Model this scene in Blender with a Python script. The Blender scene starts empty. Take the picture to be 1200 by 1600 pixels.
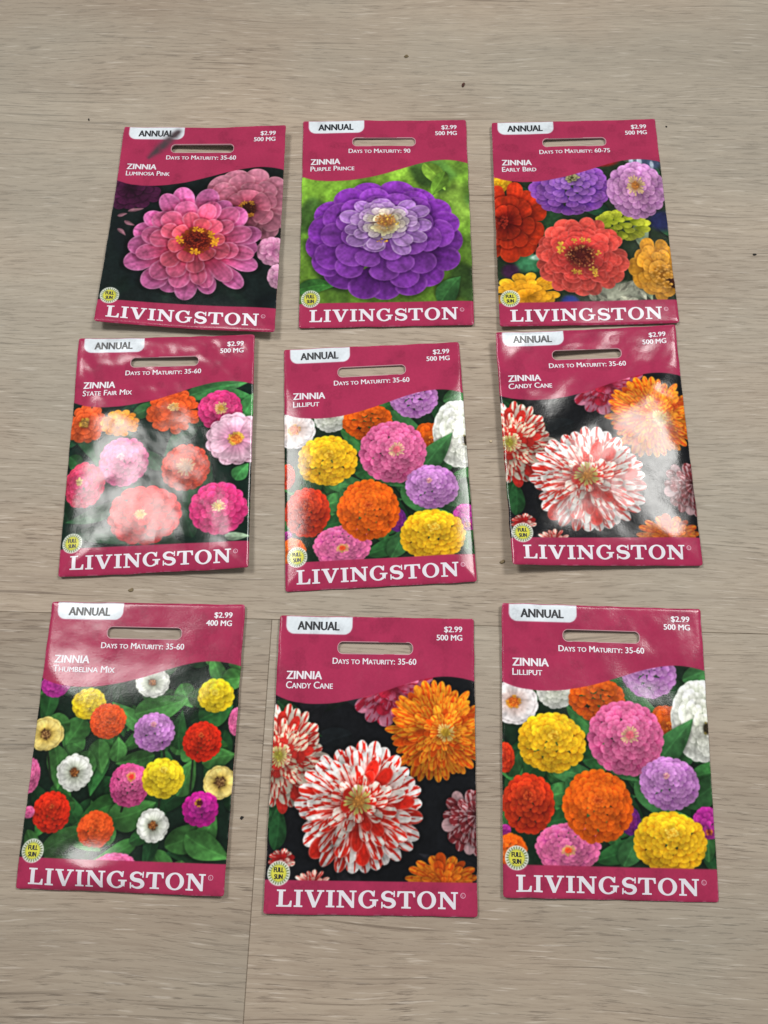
# Nine zinnia seed packets laid out in three rows on a pale oak laminate floor.
import bpy, bmesh, math
import numpy as np
from mathutils import Matrix, Vector

scene = bpy.context.scene
COL = scene.collection

# ------------------------------------------------------------------ camera, world, lamps, exposure
cam_data = bpy.data.cameras.new('camera')
cam = bpy.data.objects.new('camera', cam_data)
COL.objects.link(cam)
cam_data.sensor_fit = 'AUTO'
cam_data.sensor_width = 36.0
cam_data.lens = 32.38
cam_data.clip_start = 0.01
cam_data.clip_end = 60.0
CAM = np.array([0.0, 0.0, 0.38690])
cam.matrix_world = Matrix((
    (0.9979227, 0.0644222, 0.0, 0.0),
    (-0.0613878, 0.9509196, -0.3032878, 0.0),
    (-0.0195385, 0.3026578, 0.9528990, 0.38690),
    (0, 0, 0, 1)))
scene.camera = cam

world = bpy.data.worlds.new('World')
scene.world = world
world.use_nodes = True
bg = world.node_tree.nodes['Background']
bg.inputs['Color'].default_value = (0.92, 0.96, 1.0, 1)
bg.inputs['Strength'].default_value = 0.27


def area_lamp(name, loc, target, sx, sy, power, color, spread=44):
    d = bpy.data.lights.new(name, 'AREA')
    d.shape = 'RECTANGLE'
    d.size, d.size_y = sx, sy
    d.energy = power
    d.color = color
    d.spread = math.radians(spread)
    o = bpy.data.objects.new(name, d)
    COL.objects.link(o)
    o.location = loc
    o.rotation_euler = (Vector(target) - Vector(loc)).to_track_quat('-Z', 'Y').to_euler()
    return o


area_lamp('ceiling_lamp', (-0.90, 0.88, 2.05), (0, 0.13, 0), 0.55, 0.55, 1.9, (1.0, 0.985, 0.95))
area_lamp('ceiling_lamp', (1.10, 0.88, 2.05), (0, 0.13, 0), 0.55, 0.55, 2.15, (1.0, 0.985, 0.95))

vs = scene.view_settings
vs.view_transform = 'Standard'
vs.look = 'None'
vs.exposure = -0.10
vs.gamma = 1.0
vs.use_curve_mapping = False
scene.cycles.max_bounces = 6
scene.cycles.use_denoising = True

# ------------------------------------------------------------------ small helpers
rng = np.random.default_rng(11)


def hexc(s):
    s = s.lstrip('#')
    return np.array([int(s[i:i + 2], 16) / 255.0 for i in (0, 2, 4)])


def lin(c):
    c = np.asarray(c, float)
    return np.where(c <= 0.04045, c / 12.92, ((np.maximum(c, 0) + 0.055) / 1.055) ** 2.4)


def linc(s):
    return tuple(lin(hexc(s))) + (1.0,)


def sstep(a, b, x):
    t = np.clip((x - a) / (b - a), 0, 1)
    return t * t * (3 - 2 * t)


def tag(o, label, cat, group=None, kind=None):
    if label: o['label'] = label
    if cat: o['category'] = cat
    if group: o['group'] = group
    if kind: o['kind'] = kind
    return o


def link_mesh(name, me, mat, parent=None):
    o = bpy.data.objects.new(name, me)
    if mat: me.materials.append(mat)
    COL.objects.link(o)
    if parent: o.parent = parent
    return o


def mesh_arrays(name, co, faces, colors=None, smooth=True):
    """co (n,3), faces (m,4) index array, colors (n,3) linear"""
    me = bpy.data.meshes.new(name)
    n, m, k = len(co), len(faces), faces.shape[1]
    me.vertices.add(n)
    me.vertices.foreach_set('co', np.ascontiguousarray(co, np.float32).ravel())
    me.loops.add(m * k)
    me.loops.foreach_set('vertex_index', np.ascontiguousarray(faces, np.int32).ravel())
    me.polygons.add(m)
    me.polygons.foreach_set('loop_start', np.arange(0, m * k, k, dtype=np.int32))
    if smooth:
        me.polygons.foreach_set('use_smooth', np.ones(m, bool))
    if colors is not None:
        a = me.color_attributes.new('print', 'FLOAT_COLOR', 'POINT')
        rgba = np.ones((n, 4), np.float32)
        rgba[:, :3] = colors
        a.data.foreach_set('color', rgba.ravel())
    me.update(calc_edges=True)
    me.validate()
    return me


class Nodes:
    def __init__(self, name):
        self.mat = bpy.data.materials.new(name)
        self.mat.use_nodes = True
        self.t = self.mat.node_tree
        self.bsdf = self.t.nodes['Principled BSDF']

    def new(self, kind, **kw):
        n = self.t.nodes.new(kind)
        for k, v in kw.items():
            setattr(n, k, v)
        return n

    def link(self, a, b):
        self.t.links.new(a, b)

    def math(self, op, a, b=None, clamp=False):
        n = self.new('ShaderNodeMath', operation=op, use_clamp=clamp)
        for i, v in enumerate((a, b)):
            if v is None: continue
            if isinstance(v, (int, float)): n.inputs[i].default_value = v
            else: self.link(v, n.inputs[i])
        return n.outputs[0]

    def mix(self, fac, a, b, blend='MIX'):
        n = self.new('ShaderNodeMix', data_type='RGBA', blend_type=blend)
        for i, v in ((0, fac), (6, a), (7, b)):
            if isinstance(v, (int, float)): n.inputs[i].default_value = v
            elif isinstance(v, tuple): n.inputs[i].default_value = v
            else: self.link(v, n.inputs[i])
        return n.outputs[2]

    def ramp(self, fac, stops):
        n = self.new('ShaderNodeValToRGB')
        e = n.color_ramp.elements
        while len(e) < len(stops): e.new(0.5)
        for el, (p, c) in zip(e, stops):
            el.position = p
            el.color = c if isinstance(c, tuple) else (c, c, c, 1)
        self.link(fac, n.inputs[0])
        return n.outputs[0]

    def noise(self, vec, scale, detail=3, rough=0.55, dist=0.0):
        n = self.new('ShaderNodeTexNoise')
        n.inputs['Scale'].default_value = scale
        n.inputs['Detail'].default_value = detail
        n.inputs['Roughness'].default_value = rough
        n.inputs['Distortion'].default_value = dist
        self.link(vec, n.inputs['Vector'])
        return n.outputs['Fac']

    def mapped(self, vec, scale=(1, 1, 1), loc=(0, 0, 0), rot=(0, 0, 0)):
        n = self.new('ShaderNodeMapping')
        n.inputs['Scale'].default_value = scale
        n.inputs['Location'].default_value = loc
        n.inputs['Rotation'].default_value = rot
        self.link(vec, n.inputs['Vector'])
        return n.outputs[0]


# ------------------------------------------------------------------ materials
def printed_paper():
    N = Nodes('printed_glossy_paper')
    at = N.new('ShaderNodeAttribute', attribute_name='print')
    N.link(at.outputs['Color'], N.bsdf.inputs['Base Color'])
    tc = N.new('ShaderNodeTexCoord')
    fine = N.noise(tc.outputs['Object'], 1500, 2, 0.6)
    mid = N.noise(tc.outputs['Object'], 420, 3, 0.6)
    rough = N.math('ADD', N.math('MULTIPLY', mid, 0.10), 0.105)
    N.link(rough, N.bsdf.inputs['Roughness'])
    N.bsdf.inputs['IOR'].default_value = 1.45
    N.bsdf.inputs['Specular IOR Level'].default_value = 0.30
    h = N.math('ADD', N.math('MULTIPLY', fine, 0.5), N.math('MULTIPLY', mid, 0.5))
    b = N.new('ShaderNodeBump')
    b.inputs['Strength'].default_value = 0.35
    b.inputs['Distance'].default_value = 0.0001
    N.link(h, b.inputs['Height'])
    N.link(b.outputs[0], N.bsdf.inputs['Normal'])
    return N.mat


def plain(name, hexa, rough=0.4, var=0.08, scale=300, spec=0.5):
    N = Nodes(name)
    tc = N.new('ShaderNodeTexCoord')
    nz = N.noise(tc.outputs['Object'], scale, 3)
    c = linc(hexa)
    lo = tuple(v * (1 - var) for v in c[:3]) + (1,)
    hi = tuple(min(1, v * (1 + var)) for v in c[:3]) + (1,)
    N.link(N.mix(nz, lo, hi), N.bsdf.inputs['Base Color'])
    N.bsdf.inputs['Roughness'].default_value = rough
    N.bsdf.inputs['Specular IOR Level'].default_value = spec
    return N.mat


def oak_laminate():
    N = Nodes('pale_oak_laminate')
    tc = N.new('ShaderNodeTexCoord')
    pl = N.new('ShaderNodeAttribute', attribute_name='plank')
    off = N.new('ShaderNodeVectorMath', operation='ADD')
    N.link(tc.outputs['Object'], off.inputs[0])
    N.link(pl.outputs['Vector'], off.inputs[1])
    P = off.outputs[0]
    # slow drift that bends the grain a little
    warp = N.noise(N.mapped(P, (5, 14, 5)), 1.0, 2)
    wv = N.new('ShaderNodeCombineXYZ')
    N.link(N.math('MULTIPLY', N.math('SUBTRACT', warp, 0.5), 0.018), wv.inputs[1])
    ad = N.new('ShaderNodeVectorMath', operation='ADD')
    N.link(P, ad.inputs[0]); N.link(wv.outputs[0], ad.inputs[1])
    Q = ad.outputs[0]
    broad = N.noise(N.mapped(Q, (3.0, 26, 3)), 1.0, 3, 0.55)
    band = N.noise(N.mapped(Q, (9, 190, 3)), 1.0, 4, 0.6)
    fibre = N.noise(N.mapped(Q, (48, 760, 3)), 1.0, 4, 0.65)
    fibre2 = N.noise(N.mapped(Q, (78, 1050, 3), (3, 1, 0)), 1.0, 3, 0.6)
    hair = N.noise(N.mapped(Q, (60, 900, 3), (9, 4, 0)), 1.0, 2, 0.5)
    dens = N.noise(N.mapped(Q, (6, 40, 3), (5, 8, 0)), 1.0, 2, 0.5)
    col = N.mix(N.ramp(broad, [(0.30, 0.0), (0.70, 1.0)]), linc('#9f907f'), linc('#b4a491'))
    # cathedral figure: nested, stretched growth arcs at three spots
    sp = N.new('ShaderNodeSeparateXYZ'); N.link(tc.outputs['Object'], sp.inputs[0])
    for x0, y0, fr in ((-0.20, 0.195, 300), (0.225, 0.245, 260), (0.24, 0.06, 280), (-0.17, -0.13, 240)):
        dx = N.math('SUBTRACT', sp.outputs[0], x0); dy = N.math('MULTIPLY', N.math('SUBTRACT', sp.outputs[1], y0), 3.6)
        wob = N.math('MULTIPLY', N.math('SUBTRACT', warp, 0.5), 0.05)
        dist = N.math('ADD', N.math('SQRT', N.math('ADD', N.math('MULTIPLY', dx, dx), N.math('MULTIPLY', dy, dy))), wob)
        ring = N.math('ADD', N.math('MULTIPLY', N.math('SINE', N.math('MULTIPLY', dist, fr)), 0.5), 0.5)
        fall = N.ramp(dist, [(0.02, 1.0), (0.11, 0.0)])
        k = N.math('MULTIPLY', N.math('MULTIPLY', ring, fall), N.ramp(band, [(0.35, 0.5), (0.6, 0.15)]))
        col = N.mix(k, col, linc('#85786a'))
    col = N.mix(N.ramp(band, [(0.36, 0.28), (0.60, 0.0)]), col, linc('#8f7f70'))
    col = N.mix(N.ramp(fibre, [(0.38, 0.38), (0.54, 0.0)]), col, linc('#8a7868'))
    dash = N.math('MULTIPLY', N.ramp(fibre2, [(0.33, 1.0), (0.43, 0.0)]), N.ramp(dens, [(0.38, 0.08), (0.66, 0.70)]))
    col = N.mix(dash, col, linc('#64554a'))
    col = N.mix(N.ramp(hair, [(0.61, 0.0), (0.71, 0.42)]), col, linc('#d8ccbe'))
    line = N.noise(N.mapped(Q, (9, 560, 3), (1, 6, 0)), 1.0, 2, 0.5)
    col = N.mix(N.ramp(line, [(0.29, 0.62), (0.36, 0.0)]), col, linc('#6c5d50'))
    tint = N.noise(N.mapped(P, (6, 9, 3), (2, 7, 0)), 1.0, 2, 0.5)
    col = N.mix(N.ramp(tint, [(0.40, 0.0), (0.62, 0.30)]), col, linc('#a3a498'))
    sep = N.new('ShaderNodeSeparateXYZ')
    N.link(pl.outputs['Vector'], sep.inputs[0])
    tone = N.ramp(sep.outputs[2], [(0.0, 0.90), (1.0, 1.08)])
    col = N.mix(1.0, col, tone, 'MULTIPLY')
    N.link(col, N.bsdf.inputs['Base Color'])
    N.bsdf.inputs['Roughness'].default_value = 0.55
    N.bsdf.inputs['Specular IOR Level'].default_value = 0.28
    b = N.new('ShaderNodeBump')
    b.inputs['Strength'].default_value = 0.5
    b.inputs['Distance'].default_value = 0.0003
    N.link(N.ramp(fibre2, [(0.32, 0.0), (0.46, 1.0)]), b.inputs['Height'])
    N.link(b.outputs[0], N.bsdf.inputs['Normal'])
    return N.mat


M_PRINT = printed_paper()
M_BACK = plain('white_packet_paper', '#dcd6d2', 0.6)
M_EDGE = plain('crimson_paper_fold', '#972c4e', 0.45)
M_CUT = plain('cut_paper_rim', '#c99aa2', 0.6)
M_WHITE = plain('white_print', '#e3dfe6', 0.34, 0.03)
M_PINKW = plain('pale_pink_print', '#cf8fa6', 0.34, 0.03)
M_BLACK = plain('navy_black_print', '#15171f', 0.34, 0.1)
M_OAK = oak_laminate()
M_GAP = plain('dark_joint_core', '#8a7866', 0.8)

# ------------------------------------------------------------------ floor of laminate planks
FA = math.radians(-5.45)
J = np.array([-0.0506, 0.0784])             # where three planks meet


def build_floor():
    bm = bmesh.new()
    lay = bm.verts.layers.float_vector.new('plank')
    W, g, bv = 0.36, 0.00004, 0.00020
    cells = []
    for row in range(-4, 7):
        y0, y1 = row * W, (row + 1) * W
        xs = {-1: [-1.3, 0.0, 1.3]}.get(row, [-2.2, -0.95 - 0.11 * (row % 3), 0.72 + 0.17 * (row % 4), 2.2])
        for a, b in zip(xs[:-1], xs[1:]):
            cells.append((a, b, y0, y1, row))
    rr = np.random.default_rng(5)
    for a, b, y0, y1, row in cells:
        tone = rr.uniform(0.2, 0.8)
        if row == -1: tone = 0.22 if b <= 0.01 else 0.66
        if row == 0: tone = 0.66
        if row == 1: tone = 0.56
        ofs = Vector((rr.uniform(0, 9), rr.uniform(0, 9), tone))
        o = [(a + g, y0 + g), (b - g, y0 + g), (b - g, y1 - g), (a + g, y1 - g)]
        i = [(a + g + bv, y0 + g + bv), (b - g - bv, y0 + g + bv), (b - g - bv, y1 - g - bv), (a + g + bv, y1 - g - bv)]
        top = [bm.verts.new((x, y, 0)) for x, y in i]
        mid = [bm.verts.new((x, y, -0.00025)) for x, y in o]
        low = [bm.verts.new((x, y, -0.006)) for x, y in o]
        for v in top + mid + low: v[lay] = ofs
        bm.faces.new(top)
        for k in range(4):
            n = (k + 1) % 4
            bm.faces.new((mid[k], mid[n], top[n], top[k]))
            f = bm.faces.new((low[k], low[n], mid[n], mid[k])); f.material_index = 1
    vs_ = [bm.verts.new((x, y, -0.0032)) for x, y in ((-2, -1.2), (2, -1.2), (2, 2.4), (-2, 2.4))]
    f = bm.faces.new(vs_); f.material_index = 1
    me = bpy.data.meshes.new('floor'); bm.to_mesh(me); bm.free()
    o = link_mesh('floor', me, M_OAK)
    me.materials.append(M_GAP)
    o.location = (J[0], J[1], 0); o.rotation_euler = (0, 0, FA)
    tag(o, 'pale grey oak laminate plank floor under the packets', 'floor', kind='structure')


build_floor()

# ------------------------------------------------------------------ the printed artwork, painted in millimetres of the packet front
PW, PH = 82.5, 115.0
RES = 8                                      # painter's dots per millimetre
CW, CH = int(PW * RES), int(PH * RES)
GX, GY = (np.arange(CW) + 0.5) / RES, (np.arange(CH) + 0.5) / RES


class Canvas:
    def __init__(self, col):
        self.c = np.empty((CH, CW, 3)); self.c[:] = col
        self.i = np.zeros((CH, CW), np.int16)


def box(x0, x1, y0, y1):
    a, b = max(0, int(x0 * RES)), min(CW, int(x1 * RES) + 2)
    c, d = max(0, int(y0 * RES)), min(CH, int(y1 * RES) + 2)
    return (slice(c, d), slice(a, b)) if b > a and d > c else None


def soft_noise(h, w, cell, r):
    gh, gw = int(h / cell) + 3, int(w / cell) + 3
    g = r.random((gh, gw))
    y, x = np.arange(h) / cell, np.arange(w) / cell
    yi, xi = y.astype(int), x.astype(int)
    fy, fx = (y - yi), (x - xi)
    fy, fx = (fy * fy * (3 - 2 * fy))[:, None], (fx * fx * (3 - 2 * fx))[None, :]
    a, b = g[yi][:, xi], g[yi][:, xi + 1]
    c, d = g[yi + 1][:, xi], g[yi + 1][:, xi + 1]
    return (a * (1 - fx) + b * fx) * (1 - fy) + (c * (1 - fx) + d * fx) * fy


def blur(a, k):
    for ax in (0, 1):
        for _ in range(2):
            p = np.pad(a, [(k, k) if q == ax else (0, 0) for q in range(a.ndim)], mode='edge')
            s = np.cumsum(p, ax)
            n = a.shape[ax]
            s = np.concatenate([np.zeros_like(np.take(s, [0], ax)), s], ax)
            a = (np.take(s, range(2 * k + 1, 2 * k + 1 + n), ax) - np.take(s, range(0, n), ax)) / (2 * k + 1)
    return a


def leaf(cv, x, y, deg, L, W, col, r, rib=0.18, shade=0.5):
    a = math.radians(deg); ca, sa = math.cos(a), -math.sin(a)
    x1, y1 = x + L * ca, y + L * sa
    bb = box(min(x, x1) - W, max(x, x1) + W, min(y, y1) - W, max(y, y1) + W)
    if bb is None: return
    dx, dy = (GX[bb[1]] - x)[None, :], (GY[bb[0]] - y)[:, None]
    s = (dx * ca + dy * sa) / L
    t = -dx * sa + dy * ca
    t = t + 0.06 * L * np.sin(s * 3 + r.uniform(0, 6))
    sc = np.clip(s, 0, 1)
    half = W * np.sin(np.pi * sc ** 0.75) ** 0.85 * (1 - 0.25 * sc)
    d = half - np.abs(t)
    m = np.clip(d * RES + 0.5, 0, 1) * (s > 0) * (s < 1)
    sh = np.clip((half * 1.25 + 0.6 - np.abs(t)) / 2.2, 0, 1) * (s > -0.02) * (s < 1.05)
    reg = cv.c[bb]
    reg *= (1 - shade * sh)[..., None]
    u = t / np.maximum(half, 0.05)
    f = 0.92 + 0.14 * np.tanh(u * 3) * r.choice([-1, 1]) + 0.05 * np.sin((sc * 16 + np.abs(u) * 5) * 1.3)
    f = f * (0.75 + 0.35 * sc) + rib * np.exp(-(t / 0.28) ** 2)
    reg += m[..., None] * (np.clip(col[None, None] * f[..., None], 0, 1) - reg)


def petal(cv, B, ox, oy, ang, r0, r1, w, base, tip, r, rim=None, rimk=0.0, sh=0.45, streak=None, crease=0.08, kn=0.64, bright=1.0, dirl=0.10, notch=0.0):
    """one petal of a bloom: B = (cx, cy, rx, ry, mask array); unit-circle coordinates"""
    cx, cy, rx, ry, idn = B
    ca, sa = math.cos(ang), math.sin(ang)
    px = [ox + ca * q + sa * e * w * 1.5 for q in (r0, (r0 + r1) / 2, r1 * 1.06) for e in (-1, 1)]
    py = [oy + sa * q - ca * e * w * 1.5 for q in (r0, (r0 + r1) / 2, r1 * 1.06) for e in (-1, 1)]
    bb = box(cx + rx * min(px) - .5, cx + rx * max(px) + .5, cy + ry * min(py) - .5, cy + ry * max(py) + .5)
    if bb is None: return
    U = ((GX[bb[1]] - cx) / rx - ox)[None, :]
    V = ((GY[bb[0]] - cy) / ry - oy)[:, None]
    ln = r1 - r0
    s = (U * ca + V * sa - r0) / ln
    lat = -U * sa + V * ca
    sc = np.clip(s, 0, 1)
    prof = np.where(sc < kn, (sc / kn) ** 0.62, np.sqrt(np.clip(1 - ((sc - kn) / (1 - kn)) ** 2, 0, 1)))
    if notch:
        prof = prof * (1 - notch * np.exp(-(lat / (0.22 * w)) ** 2) * sstep(0.86, 1.0, sc))
    pxs = RES * math.sqrt(rx * ry)
    half = prof * w
    m = np.clip((half - np.abs(lat)) * pxs + 0.5, 0, 1) * (s > 0) * (s < 1)
    s2 = np.clip((s - 0.02) / 1.07, 0, 1)
    prof2 = np.where(s2 < kn, (s2 / kn) ** 0.62, np.sqrt(np.clip(1 - ((s2 - kn) / (1 - kn)) ** 2, 0, 1)))
    ms = np.clip((prof2 * w * 1.42 - np.abs(lat)) / (0.75 * w), 0, 1) * (s > 0) * (s < 1.07)
    reg = cv.c[bb]
    reg *= 1 - (1.25 * sh * ms)[..., None] * (1 - .72 * reg)      # printed drop shadow under each petal: deeper, more saturated ink
    u = lat / np.maximum(half, 1e-4)
    g = sstep(0.12, 0.92, sc)[..., None]
    c = base * (1 - g) + tip * g
    if streak is not None:
        col2, amt, fr = streak
        ph = r.uniform(0, 50)
        q = np.sin(lat / w * fr * .8 + ph + 1.3 * np.sin(sc * 4 + ph)) + 0.6 * np.sin(lat / w * fr * 2.1 + ph * 2 + sc * 5) + 0.6 * np.sin(sc * 13 + u * 5 + ph) + .25 * np.sin(sc * 31 + ph * 3 + u * 9)
        k = sstep(amt - 0.22, amt + 0.22, q)[..., None]
        c = c * (1 - k) + col2 * k * (0.75 + 0.3 * g) + 0 * c
    f = 1 - crease * np.exp(-(u / 0.13) ** 2) + 0.035 * np.sin(u * 11 + r.uniform(0, 6)) - 0.10 * np.clip(np.abs(u) - 0.6, 0, 1)
    f = f * bright * (1 + dirl * (-sa) * 0.6)
    f = f * (1 + 0.05 * np.sign(ca * 0.4 + 0.3) * u)
    c = c * f[..., None]
    if rimk:
        e = np.clip(1 - (half - np.abs(lat)) / (0.16 * w + 0.012), 0, 1) * sstep(0.45, 0.75, sc)
        c = c + (rim - c) * (rimk * e)[..., None]
    reg += m[..., None] * (np.clip(c, 0, 1) - reg)
    cv.i[bb][m > 0.5] = idn


def dots(cv, x, y, rx, ry, n, col, size, r, ring=0.0):
    for k in range(n):
        a = r.uniform(0, 6.283); q = math.sqrt(r.uniform(ring, 1))
        px, py = x + rx * q * math.cos(a), y + ry * q * math.sin(a)
        z = size * r.uniform(0.6, 1.3)
        bb = box(px - z, px + z, py - z, py + z)
        if bb is None: continue
        d = np.hypot((GX[bb[1]] - px)[None, :], (GY[bb[0]] - py)[:, None])
        m = np.clip((z - d) / (z * 0.5), 0, 1)[..., None]
        cv.c[bb] += m * (np.clip(col * r.uniform(0.75, 1.2), 0, 1) - cv.c[bb])


def disc(cv, x, y, rx, ry, col, edge=0.35, amount=1.0):
    bb = box(x - rx, x + rx, y - ry, y + ry)
    if bb is None: return
    d = np.hypot(((GX[bb[1]] - x) / rx)[None, :], ((GY[bb[0]] - y) / ry)[:, None])
    m = (np.clip((1 - d) / edge, 0, 1) * amount)[..., None]
    cv.c[bb] += m * (col - cv.c[bb])


def floret(cv, x, y, z, col, r):
    """tiny five-pointed yellow star of a disc floret"""
    for k in range(5):
        a = k * 1.2566 + r.uniform(0, 1)
        petal(cv, (x, y, z, z, int(cv.i[min(CH - 1, max(0, int(y * RES))), min(CW - 1, max(0, int(x * RES)))])), 0, 0, a, 0.0, 1.0, 0.28, col * 0.85, col, r, sh=0.15)


def bloom(cv, idn, cx, cy, rx, ry, eye=None, kind='double', base='#c04060', tip='#f080b0', inner=None, rim=None, rimk=0.0, streak=None,
          centre=None, rings=7, n0=20, seed=0, sh=0.42, w=None, core=0.12, crease=0.06, bright=1.0, arc=None, L=None, notch=0.0, jit=.12, sparse=0.0):
    r = np.random.default_rng(seed + 100)
    ex, ey = (0, 0) if eye is None else ((eye[0] - cx) / rx, (eye[1] - cy) / ry)
    base, tip = hexc(base), hexc(tip)
    inner = tip if inner is None else hexc(inner)
    rimc = None if rim is None else hexc(rim)
    B = (cx, cy, rx, ry, idn)
    if kind == 'double':
        # petals set in a golden-angle spiral from the rim to the middle, as on the real flower head
        N = max(14, int(rings * n0 * 0.60))
        d = math.sqrt(math.pi * (1 - core * core) / N)
        ga = r.uniform(0, 6.28)
        m0 = int(n0 * 1.15)
        N = max(N, m0 + 8)
        d = math.sqrt(math.pi * (1 - core * core) / N)
        slots = r.permutation(m0)
        for i in range(N):
            if i < m0:                        # the skirt: a full ring of petals at the rim
                R = r.uniform(.97, 1.0); a = ga + 6.2832 * (slots[i] + r.uniform(-.15, .15)) / m0
            else:
                q = (i - m0) / (N - m0)
                R = math.sqrt(core * core + (.92 ** 2 - core * core) * (1 - q) ** 1.08)
                a = ga + i * 2.39996 + r.uniform(-.12, .12)
            if arc and not (arc[0] <= math.degrees(a) % 360 <= arc[1]): continue
            f = (1 - R) / (1 - core)
            sc_ = 0.50 + 0.55 * R
            wd = (w * sc_ if w else 0.86 * d * sc_) * r.uniform(.88, 1.12)
            ln = max(L or 0, 1.9 * d) * sc_ * r.uniform(.92, 1.08)
            Rj = R * r.uniform(.97, 1.015)
            br = bright * r.uniform(0.88, 1.08) * (1 - 0.12 * math.sin(a) * (1 - f))
            tk = tip * (1 - f) + inner * f
            bk = base * (1 - f) + (base * 0.5 + inner * 0.5) * f
            off = 1 - R
            petal(cv, B, ex * off, ey * off, a, max(0.0, Rj - ln), Rj, wd, bk, tk, r, rimc, rimk, sh * .52, streak, crease, bright=br, notch=notch * r.uniform(0, 1))
    elif kind == 'long':                      # long strap petals reaching to the eye
        disc(cv, cx * .6 + (cx + ex * rx) * .4, cy * .6 + (cy + ey * ry) * .4, rx * .62, ry * .62, base * .55, .25)
        for k in range(rings):
            f = k / max(1, rings - 1)
            R = 1 - (1 - core) * f
            n = max(6, int(n0 * (0.42 + 0.58 * R)))
            if sparse: n = (n0, int(n0 * .75))[k] if k < 2 else max(6, int(n0 * sparse * (.55 + .45 * R)))
            off = 1 - R * 0.75
            wd = (w or 0.13) * ((0.62 + 0.38 * R) if sparse else (0.42 + 0.58 * R))
            a0 = r.uniform(0, 6.28)
            for j in r.permutation(n):
                a = a0 + 6.2832 * (j + r.uniform(-.22, .22)) / n
                Rj = R * r.uniform(1 - jit, 1.0)
                br = bright * r.uniform(0.80, 1.08) * (1 - 0.08 * math.sin(a))
                st = streak
                if streak is not None:
                    st = (hexc(streak[0]), r.choice([-.35, 0.1, 0.35, 0.6, 0.9]) if r.random() < 0.88 else -2.5, r.uniform(5, 10))
                tk = tip * (1 - f) + inner * f
                petal(cv, B, ex * off, ey * off, a, 0.06 * Rj, Rj, wd * r.uniform(0.8, 1.15), base, tk, r, rimc, rimk, sh * .62, st, crease, kn=0.76, bright=br, notch=notch * r.uniform(0, 1))
    elif kind == 'daisy':
        for k in range(rings):
            R = 1 - 0.14 * k
            a0 = r.uniform(0, 6.28)
            for j in r.permutation(n0):
                a = a0 + 6.2832 * (j + r.uniform(-.12, .12)) / n0
                Rj = R * r.uniform(0.92, 1.0)
                petal(cv, B, ex, ey, a, 0.05, Rj, w or (math.pi / n0 * 1.25), base, tip, r, rimc, rimk, sh, streak, crease, kn=0.70, bright=bright * r.uniform(0.92, 1.04), notch=notch)
    x, y = (cx, cy) if eye is None else eye
    if centre:
        ck, cr, c1, c2 = centre
        q = ry / rx
        c1, c2 = hexc(c1), hexc(c2)
        if ck == 'dark':
            disc(cv, x, y, cr * 1.25, cr * 1.25 * q, c1 * 0.35, 0.5, 0.7)
            disc(cv, x, y, cr, cr * q, c1, 0.3)
            dots(cv, x, y, cr * .9, cr * .9 * q, int(26 + cr * 6), c1 * 1.7, 0.16 * cr ** 0.5, r)
            for k in range(int(5 + cr * 2)):
                a = r.uniform(0, 6.28)
                floret(cv, x + cr * .92 * math.cos(a), y + cr * .92 * q * math.sin(a), max(0.5, 0.28 * cr), c2, r)
        elif ck == 'cone':
            disc(cv, x, y, cr * 1.45, cr * 1.45 * q, c1 * 0.35, 0.7, 0.75)
            for k in range(16):
                a = r.uniform(0, 6.28)
                petal(cv, (x, y, cr * 1.2, cr * 1.2 * q, idn), 0, 0, a, 0.3, r.uniform(.75, 1.05), 0.12, c1 * 0.5, c1 * 0.9, r, sh=0.2)
            disc(cv, x, y, cr * .9, cr * .9 * q, c1, 0.4)
            dots(cv, x, y, cr * .8, cr * .8 * q, 26, c2, 0.20 * cr ** 0.5, r)
        elif ck == 'ring':                    # pale stamens round a small disc
            disc(cv, x, y, cr, cr * q, c1, 0.5, 0.9)
            for k in range(20):
                a = k / 20 * 6.2832 + r.uniform(-.1, .1)
                petal(cv, (x, y, cr * 1.5, cr * 1.5 * q, idn), 0, 0, a, 0.35, r.uniform(.75, 1.1), 0.09, c2 * 0.8, c2, r, sh=0.25)
            dots(cv, x, y, cr * .7, cr * .7 * q, 20, c1 * 1.25, 0.2 * cr ** 0.5, r)
        elif ck == 'tuft':                    # curled young petals
            disc(cv, x, y, cr * 1.1, cr * 1.1 * q, c1 * 0.8, 0.8, 0.7)
            for k in range(18):
                a = r.uniform(0, 6.28)
                petal(cv, (x, y, cr, cr * q, idn), 0, 0, a, r.uniform(0, .3), r.uniform(.6, 1.1), 0.22, c1, c2, r, sh=0.3)
            for k in range(9):
                a = r.uniform(0, 6.28)
                petal(cv, (x, y, cr * .5, cr * .5 * q, idn), 0, 0, a, 0, r.uniform(.7, 1.1), 0.26, c1, c2, r, sh=0.3)


def random_leaves(cv, n, cols, seed, Lr=(14, 30), Wr=(3, 7), region=(0, PW, 22, 104), shade=0.5):
    r = np.random.default_rng(seed)
    for k in range(n):
        x, y = r.uniform(region[0], region[1]), r.uniform(region[2], region[3])
        c = hexc(cols[int(r.integers(len(cols)))]) * r.uniform(0.8, 1.15)
        leaf(cv, x, y, r.uniform(0, 360), r.uniform(*Lr), r.uniform(*Wr), c, r, shade=shade)


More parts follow.
